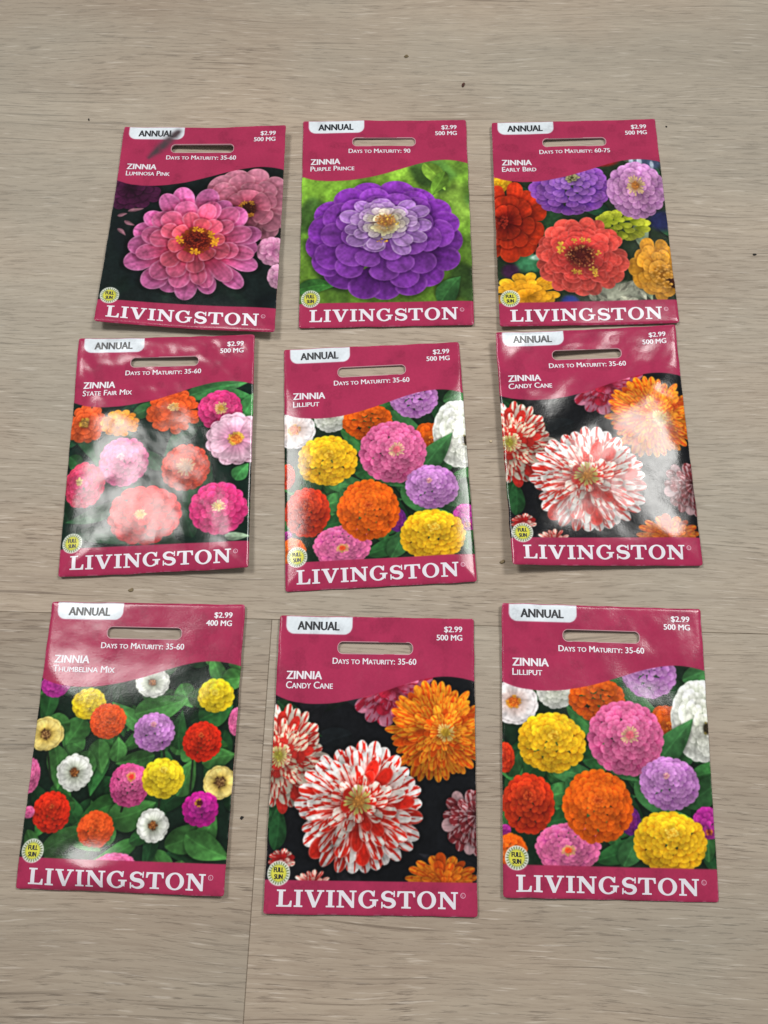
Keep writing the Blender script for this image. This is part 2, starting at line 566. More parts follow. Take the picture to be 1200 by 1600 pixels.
YEL = dict(base='#c77f0c', tip='#f4bc1e', inner='#f9c928', rim='#ffd84c', rimk=0.35)
ORA = dict(base='#b93c08', tip='#ee6412', inner='#f0701e', rim='#f98a32', rimk=0.30)
RED = dict(base='#8e1410', tip='#da3a18', inner='#d84a22', rim='#ee5c30', rimk=0.25)
PNK = dict(base='#b43672', tip='#e66ca0', inner='#e87aa6', rim='#f4a3c2', rimk=0.40)
LAV = dict(base='#964ea0', tip='#c685c8', inner='#c88ec8', rim='#deaedc', rimk=0.45)
MAG = dict(base='#7c1468', tip='#b83096', inner='#b43a90', rim='#cf58ac', rimk=0.30)
WHT = dict(base='#aab09c', tip='#e6e7df', inner='#e2e2d2', rim='#f2f2ec', rimk=0.4, sh=0.25)
CRM = dict(base='#c6a44a', tip='#efd780', inner='#f0d888', rim='#f6e6a6', rimk=0.4, sh=0.28)
LEAFY = ['#2f6634', '#3c7a3c', '#26552c', '#4a8c48', '#1f4526']


def art_lilliput():
    cv = Canvas(hexc('#16281a'))
    random_leaves(cv, 46, LEAFY, 3, shade=0.55)
    r = np.random.default_rng(4)
    G = hexc('#47864a')
    for a in ((19, 66, 340, 22, 4.5, 1.0), (26, 70, 300, 20, 5, .9), (30, 97, 75, 26, 5, .95), (47, 103, 70, 16, 5, .9), (54, 69, 305, 24, 6, .85), (58, 84, 350, 18, 4, 1.05),
              (62, 66, 48, 26, 7, .85), (71, 80, 40, 22, 6, .7), (46, 36, 330, 24, 6, .9), (73, 30, 15, 16, 4, .95), (40, 62, 330, 16, 4, .7), (2, 70, 60, 12, 4, .6)):
        leaf(cv, *a[:5], G * a[5], r)
    b = lambda i, *a, **k: bloom(cv, i, *a, **k)
    b(1, 21.6, 36.4, 8.4, 7.2, None, rings=5, n0=14, seed=2, **WHT)
    b(2, 5.1, 41.2, 10.3, 9.4, (4.6, 41.0), kind='daisy', n0=11, rings=2, seed=1, base='#d6b8ae', tip='#eee6e6', rim='#f6f2f2', rimk=.4, sh=.25, centre=('dark', 2.7, '#b8541c', '#f0a02c'))
    b(3, 38.1, 39.0, 12.0, 9.0, (40, 33), rings=6, n0=18, seed=3, **{**ORA, 'bright': .95})
    b(4, 59.7, 28.0, 11.7, 10.4, (59, 23), rings=6, n0=20, seed=4, **LAV)
    b(5, 65.6, 50.8, 8.4, 10.5, (67.3, 49.2), rings=4, n0=12, seed=6, centre=('tuft', 2, '#8e2c0c', '#f0902c'), **{**ORA, 'bright': .82})
    b(6, 79.0, 46.5, 12.0, 17.0, (82.1, 49.5), rings=6, n0=15, seed=5, w=.26, centre=('dark', 1.8, '#2a2416', '#8a7a3a'), **WHT)
    leaf(cv, 61, 68, 58, 27, 6.0, G * .85, r)
    b(7, 80.2, 85.9, 6.6, 6.4, (80.3, 89.4), rings=4, n0=14, seed=15, centre=('dark', 1.2, '#5a1820', '#e08030'), **MAG)
    b(8, 49.5, 85.9, 4.2, 5.8, None, rings=4, n0=14, seed=17, **{**MAG, 'tip': '#7a2c9c', 'bright': .8})
    b(9, 1.0, 63.0, 3.9, 6.1, None, rings=4, n0=14, seed=12, **RED)
    b(10, 1.0, 90.6, 2.4, 2.3, None, rings=3, n0=10, seed=16, **MAG)
    b(11, 3.1, 97.7, 6.5, 6.2, (0, 97), rings=5, n0=14, seed=18, **ORA)
    b(12, 19.4, 56.8, 14.0, 12.4, (20.5, 53.6), rings=8, n0=20, seed=7, L=.30, centre=('tuft', 2.4, '#d08a10', '#ffd648'), notch=.15, **YEL)
    b(13, 49.0, 54.1, 15.6, 15.3, (50.7, 53.0), rings=8, n0=22, seed=8, centre=('ring', 2.6, '#d8606c', '#f2c89a'), **PNK)
    b(14, 25.2, 96.4, 13.0, 9.6, (25.2, 97.5), rings=7, n0=22, seed=13, centre=('ring', 2.1, '#c8401c', '#e0b46a'), **{**PNK, 'base': '#a23a7c'})
    b(15, 10.0, 80.4, 10.8, 11.8, (10.0, 77.2), rings=7, n0=17, seed=11, centre=('tuft', 1.8, '#7c1208', '#e8602c'), **{**RED, 'bright': .93})
    b(16, 37.0, 80.8, 14.3, 14.4, (37.2, 78.4), rings=9, n0=22, seed=10, centre=('tuft', 2.0, '#a83408', '#f6742c'), **{**ORA, 'sh': .34})
    b(17, 65.5, 71.5, 12.3, 10.7, (64.6, 68.4), rings=8, n0=20, seed=9, centre=('tuft', 1.6, '#b85c84', '#f0c0b0'), **LAV)
    b(18, 64.8, 93.6, 15.0, 12.0, (65.3, 90.0), rings=8, n0=20, seed=14, L=.32, centre=('tuft', 2.8, '#d49010', '#ffdc58'), notch=.15, **YEL)
    names = {1: 'white', 2: 'white orange eyed', 3: 'orange half hidden', 4: 'lavender', 5: 'red orange', 6: 'large white', 7: 'magenta', 8: 'violet', 9: 'small red', 10: 'tiny magenta',
             11: 'orange corner', 12: 'yellow', 13: 'large pink', 14: 'pink low', 15: 'red', 16: 'large orange', 17: 'lavender', 18: 'yellow low'}
    return cv, names


def art_thumbelina():
    cv = Canvas(hexc('#14241a'))
    random_leaves(cv, 60, ['#2c5e2e', '#3c7836', '#24502a', '#4a8842', '#1c3c22'], 21, Lr=(10, 22), Wr=(3.5, 6.5))
    r = np.random.default_rng(22)
    G = hexc('#47803e')
    for a in ((41, 48, 25, 24, 6, 1.1), (8, 60, 285, 18, 5, 1.0), (28, 57, 275, 14, 5, .95), (24, 62, 250, 14, 5, .9), (62, 38, 350, 18, 5, .8), (75, 33, 10, 12, 5, 1.2), (34, 88, 20, 20, 7, .95),
              (19, 92, 330, 16, 6, 1.05), (58, 98, 30, 22, 6, .85), (72, 100, 75, 16, 5, 1.1), (60, 78, 60, 16, 5, 1.0), (70, 66, 20, 14, 5, 1.0), (36, 66, 100, 10, 4, 1.1), (14, 50, 200, 12, 5, 1.0),
              (50, 62, 200, 16, 4, .8), (20, 82, 200, 18, 5, .8), (66, 92, 330, 20, 6, 1.0), (8, 100, 20, 22, 5, .7)):
        leaf(cv, *a[:5], G * a[5], r)
    for x0, y0, x1, y1 in ((5, 58, 9, 74), (66, 62, 66, 78), (54, 76, 54, 86), (53, 58, 55, 66), (40, 80, 39, 85)):
        for q in np.linspace(0, 1, 40):
            disc(cv, x0 + (x1 - x0) * q, y0 + (y1 - y0) * q, .55, .55, hexc('#1a2216'), .5, .9)
    b = lambda i, *a, **k: bloom(cv, i, *a, **k)
    y2 = {**YEL, 'base': '#b08c08', 'tip': '#f2d224', 'inner': '#f6da30', 'rim': '#ffe95c'}
    o2 = {**ORA, 'base': '#a82c0c', 'tip': '#e85420', 'inner': '#ee6428', 'sh': .32}
    r2 = {**RED, 'base': '#86100c', 'tip': '#d62a14', 'inner': '#dc3a1c'}
    dk = '#6a3a1c'
    b(1, 6.2, 35.6, 6.4, 5.4, None, rings=4, n0=14, seed=31, **MAG)
    b(2, 46.6, 34.7, 7.6, 6.5, (46.5, 33.7), kind='daisy', n0=13, rings=2, seed=32, centre=('cone', 1.7, dk, '#b8783c'), **WHT)
    b(3, 21.2, 43.0, 7.3, 6.7, (20.7, 41.6), rings=5, n0=12, seed=33, w=.27, centre=('tuft', 1.4, '#c09810', '#ffe860'), **y2)
    b(4, 29.8, 49.8, 7.7, 7.5, (30, 48.4), rings=7, n0=20, seed=34, **o2)
    b(5, 73.3, 38.5, 7.7, 7.3, (73.0, 37.4), rings=5, n0=12, seed=35, w=.26, centre=('tuft', 1.4, '#b89410', '#ffe860'), **y2)
    b(6, 4.4, 55.1, 8.0, 7.2, (4.5, 55.7), kind='daisy', n0=11, rings=2, seed=36, centre=('cone', 2.3, '#5a3a20', '#b08a54'), **CRM)
    b(7, 49.3, 53.7, 8.8, 8.2, (48.7, 50.8), rings=7, n0=18, seed=37, centre=('tuft', 1.3, '#b0588c', '#f0bcae'), **LAV)
    b(8, 69.2, 57.0, 8.2, 8.3, (68.6, 54.6), rings=7, n0=18, seed=38, centre=('tuft', 1.1, '#8c140a', '#e87a3a'), **r2)
    b(9, 82.1, 48.6, 3.0, 5.8, None, rings=4, n0=16, seed=39, **PNK)
    b(10, 18.4, 70.4, 7.8, 7.7, (18.4, 70.6), kind='daisy', n0=15, rings=2, seed=40, centre=('cone', 1.9, dk, '#b8783c'), **WHT)
    b(11, -0.1, 72.2, 4.5, 7.3, None, rings=5, n0=18, seed=41, **PNK)
    b(12, 41.3, 74.9, 8.4, 8.9, (41.8, 71.6), rings=8, n0=20, seed=42, centre=('ring', 1.4, '#c82c28', '#e0a04a'), **{**PNK, 'base': '#96245c', 'tip': '#d64c8c'})
    b(13, 54.5, 71.8, 8.9, 8.3, (54.5, 68.6), rings=6, n0=13, seed=43, w=.25, centre=('tuft', 1.6, '#c09810', '#ffe860'), **y2)
    b(14, 77.0, 71.9, 7.2, 6.9, (77.6, 72.7), kind='daisy', n0=11, rings=2, seed=44, centre=('cone', 2.2, '#5a3a20', '#b08a54'), **CRM)
    b(15, 70.8, 83.2, 7.6, 7.2, (70.0, 80.8), rings=5, n0=13, seed=45, centre=('dark', 1.5, '#3c1018', '#e0a830'), **{**MAG, 'tip': '#bc1c88'})
    b(16, 10.7, 86.1, 8.1, 8.3, (10.7, 84.0), rings=7, n0=16, seed=46, centre=('tuft', 1.0, '#a0200c', '#ee7a3a'), **r2)
    b(17, 29.5, 92.0, 7.6, 7.3, (29.5, 90.8), rings=7, n0=18, seed=47, **o2)
    b(18, 52.5, 89.9, 7.0, 6.7, (52.2, 89.9), kind='daisy', n0=14, rings=2, seed=48, centre=('cone', 1.8, dk, '#b8783c'), **WHT)
    b(19, 39.1, 105.8, 8.9, 5.6, None, rings=5, n0=18, seed=49, **PNK)
    b(20, 1.4, 86.4, 2.6, 2.5, None, rings=3, n0=12, seed=50, **PNK)
    names = {1: 'magenta', 2: 'white dark eyed', 3: 'yellow', 4: 'orange', 5: 'yellow', 6: 'cream dark eyed', 7: 'lavender', 8: 'red', 9: 'pink', 10: 'white dark eyed', 11: 'pink', 12: 'pink',
             13: 'yellow', 14: 'cream dark eyed', 15: 'magenta', 16: 'red', 17: 'orange', 18: 'white dark eyed', 19: 'pink', 20: 'tiny pink'}
    return cv, names


def art_candy():
    cv = Canvas(hexc('#121316'))
    random_leaves(cv, 14, ['#17201a', '#1c1c20', '#20262a'], 60, shade=0.2)
    r = np.random.default_rng(61)
    for a in ((0, 36, 330, 24, 4, .8), (0, 74, 290, 14, 5, .9), (2, 92, 80, 18, 4, .8)):
        leaf(cv, *a[:5], hexc('#2f6a38') * a[5], r)
    b = lambda i, *a, **k: bloom(cv, i, *a, **k)
    b(1, 79.2, 81.5, 12.4, 13.5, (84, 78), kind='long', rings=4, n0=15, w=.19, core=.35, seed=62, base='#3c0c10', tip='#8a2a30', streak=('#c8a0a4', 0, 0), sh=.5, bright=.85)
    b(2, 68.6, 101.5, 15.6, 10.8, (70, 106), kind='long', rings=4, n0=18, w=.13, core=.4, seed=63, base='#8c3408', tip='#d8801c', inner='#c86a18', streak=('#b0400c', 0, 0), rim='#eca43c', rimk=.3, bright=.9)
    b(3, 47.5, 29.1, 19.5, 16.8, (49.8, 28.0), kind='long', rings=4, n0=15, w=.17, core=.4, seed=64, base='#a01c3c', tip='#dc88a4', inner='#d06a88', streak=('#b8203c', 0, 0), sh=.4)
    b(4, 6.2, 95.0, 5.8, 4.4, (6, 98), kind='long', rings=3, n0=10, w=.25, core=.4, seed=65, base='#8c1418', tip='#d8c4b4', streak=('#a81c1c', 0, 0))
    b(5, 18.5, 103.5, 8.2, 5.8, (19, 107), kind='long', rings=3, n0=16, w=.13, core=.4, seed=66, base='#9c1c1c', tip='#dcc8b8', streak=('#b42420', 0, 0))
    b(6, 3.3, 57.7, 20.7, 22.0, (2.8, 56.6), kind='long', rings=7, n0=26, w=.118, core=.26, sparse=.62, jit=.16, seed=67, base='#a83028', tip='#e4d8c8', inner='#e2d2b0', streak=('#bc2a22', 0, 0), sh=.40, centre=('ring', 2.8, '#8c8a30', '#cfc47c'))
    b(7, 65.3, 46.0, 21.4, 21.0, (70.4, 46.7), kind='long', rings=7, n0=34, w=.088, core=.28, sparse=.62, jit=.16, seed=68, base='#a23a08', tip='#e8901e', inner='#ee9c2a', streak=('#cc4a0c', 0, 0), rim='#f4ae44', rimk=.35, sh=.42, centre=('ring', 2.7, '#a08428', '#e0c070'))
    b(8, 36.1, 76.6, 26.6, 26.2, (35.6, 73.6), kind='long', rings=6, n0=29, w=.122, core=.30, sparse=.44, jit=.10, seed=69, base='#b8241c', tip='#ebe4e2', inner='#e8dccc', streak=('#c22418', 0, 0), rim='#f4f0ee', rimk=.3, sh=.42, notch=.2, centre=('ring', 4.0, '#86602c', '#b4a45a'))
    disc(cv, 35.6, 73.4, 2.4, 2.0, hexc('#94602a'), .8, .7)
    dots(cv, 35.6, 73.4, 2.2, 2.0, 24, hexc('#b87c38'), .32, r)
    names = {1: 'dark red striped', 2: 'orange low', 3: 'pink striped', 4: 'small red and white', 5: 'red and white at the band', 6: 'cream and red striped', 7: 'orange striped', 8: 'large red and white striped'}
    return cv, names


def art_luminosa():
    cv = Canvas(hexc('#141d1c'))
    random_leaves(cv, 22, ['#16241e', '#1a2c22', '#121a1c', '#1e2e26'], 70, shade=.3)
    cv.c = blur(cv.c, 12)
    r = np.random.default_rng(71)
    b = lambda i, *a, **k: bloom(cv, i, *a, **k)
    b(1, 10.0, 40.0, 15.4, 12.9, (6, 36), kind='long', rings=3, n0=12, w=.24, core=.5, seed=72, base='#2c0c22', tip='#6c2458', inner='#5a1c48', bright=.8)
    for x, y, a, L in ((8, 52, 20, 8), (3, 54, 10, 5), (7, 57, 330, 6), (4, 62, 320, 6)):
        leaf(cv, x, y, a, L, 1.2, hexc('#b47c8c') * .85, r, shade=.2)
    b(2, 65.0, 45.6, 25.0, 23.5, (66.3, 48.6), kind='long', rings=4, n0=11, w=.27, core=.5, sparse=.7, jit=.18, seed=73, base='#983c50', tip='#cc8098', inner='#c06880', rim='#dcaab0', rimk=.4, sh=.35, bright=.92, centre=('dark', 4.4, '#36160e', '#c8882c'))
    b(3, 79.0, 71.6, 7.6, 8.4, None, rings=3, n0=9, seed=74, base='#a05080', tip='#d494b4', rim='#e4b8cc', rimk=.4)
    b(4, 82.0, 85.5, 4.6, 7.0, None, rings=3, n0=9, seed=75, base='#a06088', tip='#d8a0bc', rim='#e8c0d4', rimk=.4)
    b(5, 40.6, 69.8, 35.2, 33.8, (42.7, 67.4), kind='long', rings=5, n0=17, w=.160, core=.42, sparse=.50, jit=.15, seed=77, base='#b01c38', tip='#cc68a2', inner='#e05a68', rim='#e6aed2', rimk=.45, sh=.62, crease=.14,
      centre=('dark', 7.0, '#5e1612', '#8c3a18'))
    disc(cv, 42.7, 67.6, 7.2, 6.6, hexc('#4a100c'), .35, .9)
    dots(cv, 42.7, 67.6, 6.6, 6.0, 150, hexc('#8c2c1a'), .45, r)
    disc(cv, 42.8, 67.3, 1.6, 1.5, hexc('#280806'), .6, .9)
    for x, y, z in ((42, 61, 1.8), (44.5, 61.6, 1.6), (49.8, 64, 1.9), (51.8, 66.5, 2.0), (51.3, 69, 1.9), (34.5, 66.8, 2.1), (35.6, 68.4, 1.6), (42, 73.4, 2.1), (43.8, 74.2, 1.6), (49, 62.6, 1.4)):
        floret(cv, x, y, z, hexc('#e8a024'), r)
    # smear worn across the header is added with the header
    names = {1: 'dark magenta', 2: 'pale pink dark eyed', 3: 'small pale pink', 4: 'small pale pink', 5: 'large pink dark eyed'}
    return cv, names


def art_purple():
    cv = Canvas(hexc('#74a034'))
    random_leaves(cv, 46, ['#7eaa38', '#8cba3e', '#74a038', '#98c44a', '#6a9636', '#588438'], 80, Lr=(20, 44), Wr=(6, 12), shade=.22)
    n = soft_noise(CH, CW, 70, np.random.default_rng(81))
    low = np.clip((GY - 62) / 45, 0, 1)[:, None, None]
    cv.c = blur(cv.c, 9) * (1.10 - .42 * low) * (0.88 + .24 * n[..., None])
    r = np.random.default_rng(82)
    leaf(cv, 61, 26, 300, 19, 5, hexc('#8cba40'), r, shade=.2)
    leaf(cv, 70, 31, 250, 16, 4, hexc('#6e9c34'), r, shade=.2)
    leaf(cv, -2, 95, 2, 20, 4.4, hexc('#3e7c34'), r)
    leaf(cv, 66, 104, 50, 18, 6, hexc('#3a6c38'), r)
    b = lambda i, *a, **k: bloom(cv, i, *a, **k)
    cx, cy, rx, ry = 40.7, 69.2, 39.0, 33.4
    b(1, cx, cy, rx, ry, (41.1, 58.0), rings=5, n0=15, seed=83, L=.50, w=.215, core=.40, base='#4a1664', tip='#7e34a2', inner='#9450b2', rim='#a464bc', rimk=.5, sh=.46, notch=.35, crease=.10)
    b(1, 41.2, 61.5, 25.0, 18.5, (41.3, 58.5), kind='long', rings=4, n0=11, seed=84, w=.20, core=.50, sparse=.8, jit=.22, base='#6a3a8c', tip='#a878c0', inner='#c0a0c8', rim='#d8c4dc', rimk=.65, sh=.5, crease=.12)
    b(1, 41.4, 60.2, 13.0, 10.0, (41.4, 58.5), kind='long', rings=3, n0=9, seed=85, w=.24, core=.55, sparse=.9, jit=.2, base='#8c6a60', tip='#c4b4bc', inner='#d8cca8', rim='#e8e0d0', rimk=.7, sh=.55)
    disc(cv, 41.6, 59.2, 5.6, 4.4, hexc('#8a5a2c'), .6, .9)
    dots(cv, 41.5, 58.2, 5.2, 3.6, 90, hexc('#b4783c'), .42, r)
    dots(cv, 43, 60, 5, 4.4, 22, hexc('#e0b848'), .5, r)
    for a in np.linspace(0.2, 2.9, 8):
        petal(cv, (41.4, 61.5, 7, 5.5, 1), 0, 0, a, .35, r.uniform(.85, 1.15), .20, hexc('#b09060'), hexc('#e0d8a8'), r, hexc('#f0ecd0'), .6)
    dots(cv, 40, 70.5, 3, 1.5, 6, hexc('#d8a030'), .6, r)
    return cv, {1: 'huge purple'}


def art_early():
    cv = Canvas(hexc('#22301f'))
    random_leaves(cv, 30, ['#2c5a38', '#3a6a40', '#234a30', '#8a9a7c'], 90, Lr=(10, 20), Wr=(2.5, 5))
    r = np.random.default_rng(91)
    for x, y, rx, ry, c in ((80, 60, 8, 7, '#20244e'), (76, 27, 9, 5, '#4a5878'), (72, 26, 1.6, 4, '#c8d4e4'), (68, 25.5, 1.4, 3, '#b8c4d8'), (78, 28, 1.2, 3, '#c0ccdc'),
                            (56, 99, 14, 7, '#a6a894'), (33, 103, 5, 4, '#2c3a86'), (16, 82, 10, 6, '#3c7c54'), (20, 79, 6, 2, '#a8c4b4'), (26, 85, 2, 6, '#b4ccb8'), (6, 86, 5, 5, '#3c1c3c'), (54, 25, 9, 4, '#9c1c1c'), (26, 56, 7, 8, '#284a2c')):
        disc(cv, x, y, rx, ry, hexc(c), .4, .95)
    for k in range(14):
        leaf(cv, r.uniform(44, 66), r.uniform(94, 103), r.uniform(0, 360), 6, 1.8, hexc('#c8c8b0') * r.uniform(.7, 1.05), r, shade=.3)
    b = lambda i, *a, **k: bloom(cv, i, *a, **k)
    b(1, 2.7, 35.6, 6.3, 6.4, None, rings=4, n0=10, seed=92, **YEL)
    b(2, 60.2, 62.3, 14.6, 9.4, (52, 58), rings=5, n0=12, seed=93, base='#6e7a14', tip='#b8bc38', inner='#98a02c', rim='#d0d458', rimk=.3, w=.2)
    b(3, 8.7, 58.6, 18.5, 23.5, (3.6, 58.5), kind='long', rings=3, n0=10, w=.27, core=.45, seed=94, base='#5c0c08', tip='#bc3214', inner='#a82a14', rim='#d85a2c', rimk=.3, sh=.5, centre=('tuft', 3, '#3c0a0a', '#a02c1c'))
    b(4, 37.1, 40.1, 20.4, 15.8, (38.2, 34.5), rings=6, n0=19, seed=95, L=.32, base='#4c2080', tip='#9250b0', inner='#a878c4', rim='#b888cc', rimk=.45, centre=('tuft', 4, '#3c3820', '#b8b07c'))
    b(5, 69.1, 42.5, 14.8, 17.0, (68.9, 39.8), rings=6, n0=16, seed=96, L=.42, base='#8a4c8c', tip='#c288be', inner='#c890b4', rim='#dcb0d6', rimk=.5, centre=('ring', 3.3, '#9a6024', '#e2c088'))
    b(6, 12.9, 97.0, 16.2, 11.2, (14, 101), kind='long', rings=4, n0=13, w=.2, core=.4, sparse=.8, seed=97, **{**YEL, 'base': '#b0740c', 'tip': '#e0a222', 'inner': '#dc9420'})
    b(7, 74.0, 85.3, 14.0, 18.4, (77.2, 89.4), kind='long', rings=4, n0=11, w=.25, core=.4, sparse=.8, jit=.18, seed=98, base='#a4640c', tip='#d8952a', inner='#dc9c38', rim='#e8b048', rimk=.4, sh=.36)
    leaf(cv, 79, 92, 320, 10, 3, hexc('#3c1808'), r, shade=.2)
    for x, y in ((77, 86), (80, 90), (76, 93), (74, 89), (79, 95), (82, 86)):
        for k in range(5):
            petal(cv, (x, y, 2.6, 2.2, 7), 0, 0, k * 1.25 + x, .1, 1, .35, hexc('#a8701c'), hexc('#dca04a'), r, hexc('#ecc070'), .4)
    b(8, 40.0, 78.9, 23.2, 22.6, (39.6, 78.0), kind='long', rings=5, n0=19, seed=99, w=.195, core=.5, sparse=.85, jit=.09, base='#a82426', tip='#dc5448', inner='#d8443e', rim='#ec8078', rimk=.45, sh=.34, notch=.2)
    disc(cv, 39.6, 78.4, 8.0, 7.4, hexc('#3a0e0c'), .45, .92)
    dots(cv, 39.6, 78.4, 7.4, 6.8, 120, hexc('#7a3c24'), .5, r)
    dots(cv, 39.6, 78.4, 7.6, 7.0, 46, hexc('#b8844c'), .5, r, ring=.35)
    disc(cv, 39.4, 78, 3, 2.8, hexc('#4c1412'), .6, .8)
    for x, y, z in ((30.5, 73, 2.6), (30, 76, 1.6), (37, 70, 1.5), (41, 69.5, 1.5), (44, 70, 1.3), (48, 77, 1.6), (36, 87, 1.5), (38.5, 87.6, 1.4), (45, 86.5, 2.2), (46, 89, 1.4)):
        floret(cv, x, y, z, hexc('#dcac3c'), r)
    return cv, {1: 'yellow corner', 2: 'lime green', 3: 'red', 4: 'purple', 5: 'lilac', 6: 'golden low', 7: 'orange', 8: 'large coral dark eyed'}


def art_statefair():
    cv = Canvas(hexc('#10241c'))
    random_leaves(cv, 34, ['#1c4028', '#224c30', '#163424', '#2c5c38'], 110, shade=.45)
    r = np.random.default_rng(111)
    for a in ((52, 34, 20, 30, 5, 1.3), (68, 30, 350, 16, 4, 1.3), (76, 44, 60, 16, 5, 1.5), (76, 74, 60, 10, 4, 1.4), (28, 40, 20, 14, 4, 1.0), (0, 60, 320, 12, 4, .9), (74, 78, 280, 14, 4, 1.6)):
        leaf(cv, *a[:5], hexc('#356c3a') * a[5], r)
    b = lambda i, *a, **k: bloom(cv, i, *a, **k)
    cor = dict(base='#a8281c', tip='#dc4c34', inner='#d8563c', rim='#ec7a5c', rimk=.35)
    hot = dict(base='#a01450', tip='#e03a80', inner='#dc4a84', rim='#f07cac', rimk=.4)
    b(1, 6.6, 44.2, 10.2, 10.5, (6.2, 43.4), kind='long', rings=3, n0=11, w=.26, core=.55, sparse=.8, seed=112, base='#a83410', tip='#e8602c', rim='#f08a50', rimk=.3, centre=('dark', 2.4, '#7a5a28', '#e0b040'))
    b(2, 22.5, 44.4, 9.8, 7.3, (22.5, 44.2), kind='long', rings=3, n0=13, w=.2, core=.6, sparse=.8, seed=113, base='#b85a0c', tip='#ee9022', rim='#f8b850', rimk=.4, centre=('ring', 1.8, '#c88c20', '#f6c84c'))
    b(3, 46.7, 40.1, 13.6, 11.7, (46.6, 37.0), kind='long', rings=4, n0=14, w=.2, core=.5, sparse=.8, seed=114, base='#b83c10', tip='#ec5c24', rim='#f4804a', rimk=.3, centre=('ring', 2.0, '#b8862c', '#f0d078'))
    b(4, 67.8, 39.1, 10.4, 10.4, (68.2, 38.2), rings=5, n0=14, seed=115, L=.4, centre=('ring', 2.2, '#c89a3c', '#ecd484'), **hot)
    b(5, 75.6, 55.2, 14.6, 13.6, (75.4, 53.6), kind='daisy', n0=13, rings=2, seed=116, base='#cf88a8', tip='#eabfd2', rim='#f6dce8', rimk=.4, w=.26, sh=.35, centre=('dark', 3.3, '#c8682c', '#ecc24c'))
    b(6, 25.7, 63.5, 11.8, 12.3, (24.0, 60.8), rings=7, n0=18, seed=117, centre=('tuft', 1.8, '#c07c98', '#f0c8cc'), **{**PNK, 'tip': '#dc6496'})
    b(7, 53.6, 67.2, 11.4, 11.7, (53.6, 66.6), rings=7, n0=17, seed=118, centre=('ring', 3.0, '#8c6a50', '#d0a078'), **{**cor, 'bright': .9})
    b(8, 8.5, 73.7, 9.6, 11.2, (6.0, 71.9), rings=6, n0=15, seed=119, centre=('tuft', 1.8, '#a08040', '#e0cc8c'), **{**hot, 'base': '#9c1838', 'tip': '#d43c5c'})
    b(9, 68.7, 87.2, 13.3, 13.1, (68.7, 86.0), rings=6, n0=14, L=.36, seed=121, centre=('ring', 2.2, '#b8a050', '#ece0a4'), **hot)
    b(10, 36.7, 89.0, 17.0, 14.4, (34.7, 88.6), rings=6, n0=15, L=.38, seed=120, centre=('ring', 2.0, '#a88c40', '#e4d48c'), **{**cor, 'base': '#981418', 'tip': '#cc3034', 'inner': '#d44440'})
    leaf(cv, 72, 99.5, 352, 11, 2.2, hexc('#9ab496'), r)
    names = {1: 'orange red', 2: 'small orange', 3: 'large orange', 4: 'magenta', 5: 'pale pink single', 6: 'pink', 7: 'coral', 8: 'crimson', 9: 'hot pink', 10: 'large red'}
    return cv, names


# ---- the printed frame every packet shares: crimson header with a wave, white tab, crimson band, sun badge
WAVE = np.array([(-3, 31.2), (0, 32.9), (6, 35.2), (14.5, 36.3), (24, 35.9), (35, 33.8), (43, 31.4), (50, 29), (57, 26.6), (64, 24.9), (70, 24.2), (76, 24.6), (82.5, 26), (86, 27)])
ID_HEAD, ID_TAB, ID_BAND, ID_BADGE = 100, 101, 102, 103
CRIMSON = hexc('#a63053')


def wave_y(x):
    s = np.zeros_like(np.asarray(x, float))
    for d in (-2.5, -1.2, 0, 1.2, 2.5):
        s = s + np.interp(np.asarray(x) + d, WAVE[:, 0], WAVE[:, 1])
    return s / 5


def rrect_d(X, Y, x0, x1, y0, y1, rad):
    qx = np.abs(X - (x0 + x1) / 2) - (x1 - x0) / 2 + rad
    qy = np.abs(Y - (y0 + y1) / 2) - (y1 - y0) / 2 + rad
    return rad - np.hypot(np.maximum(qx, 0), np.maximum(qy, 0)) - np.minimum(np.maximum(qx, qy), 0)


SLOT = (25.1, 56.7, 10.5, 15.5, 2.2)


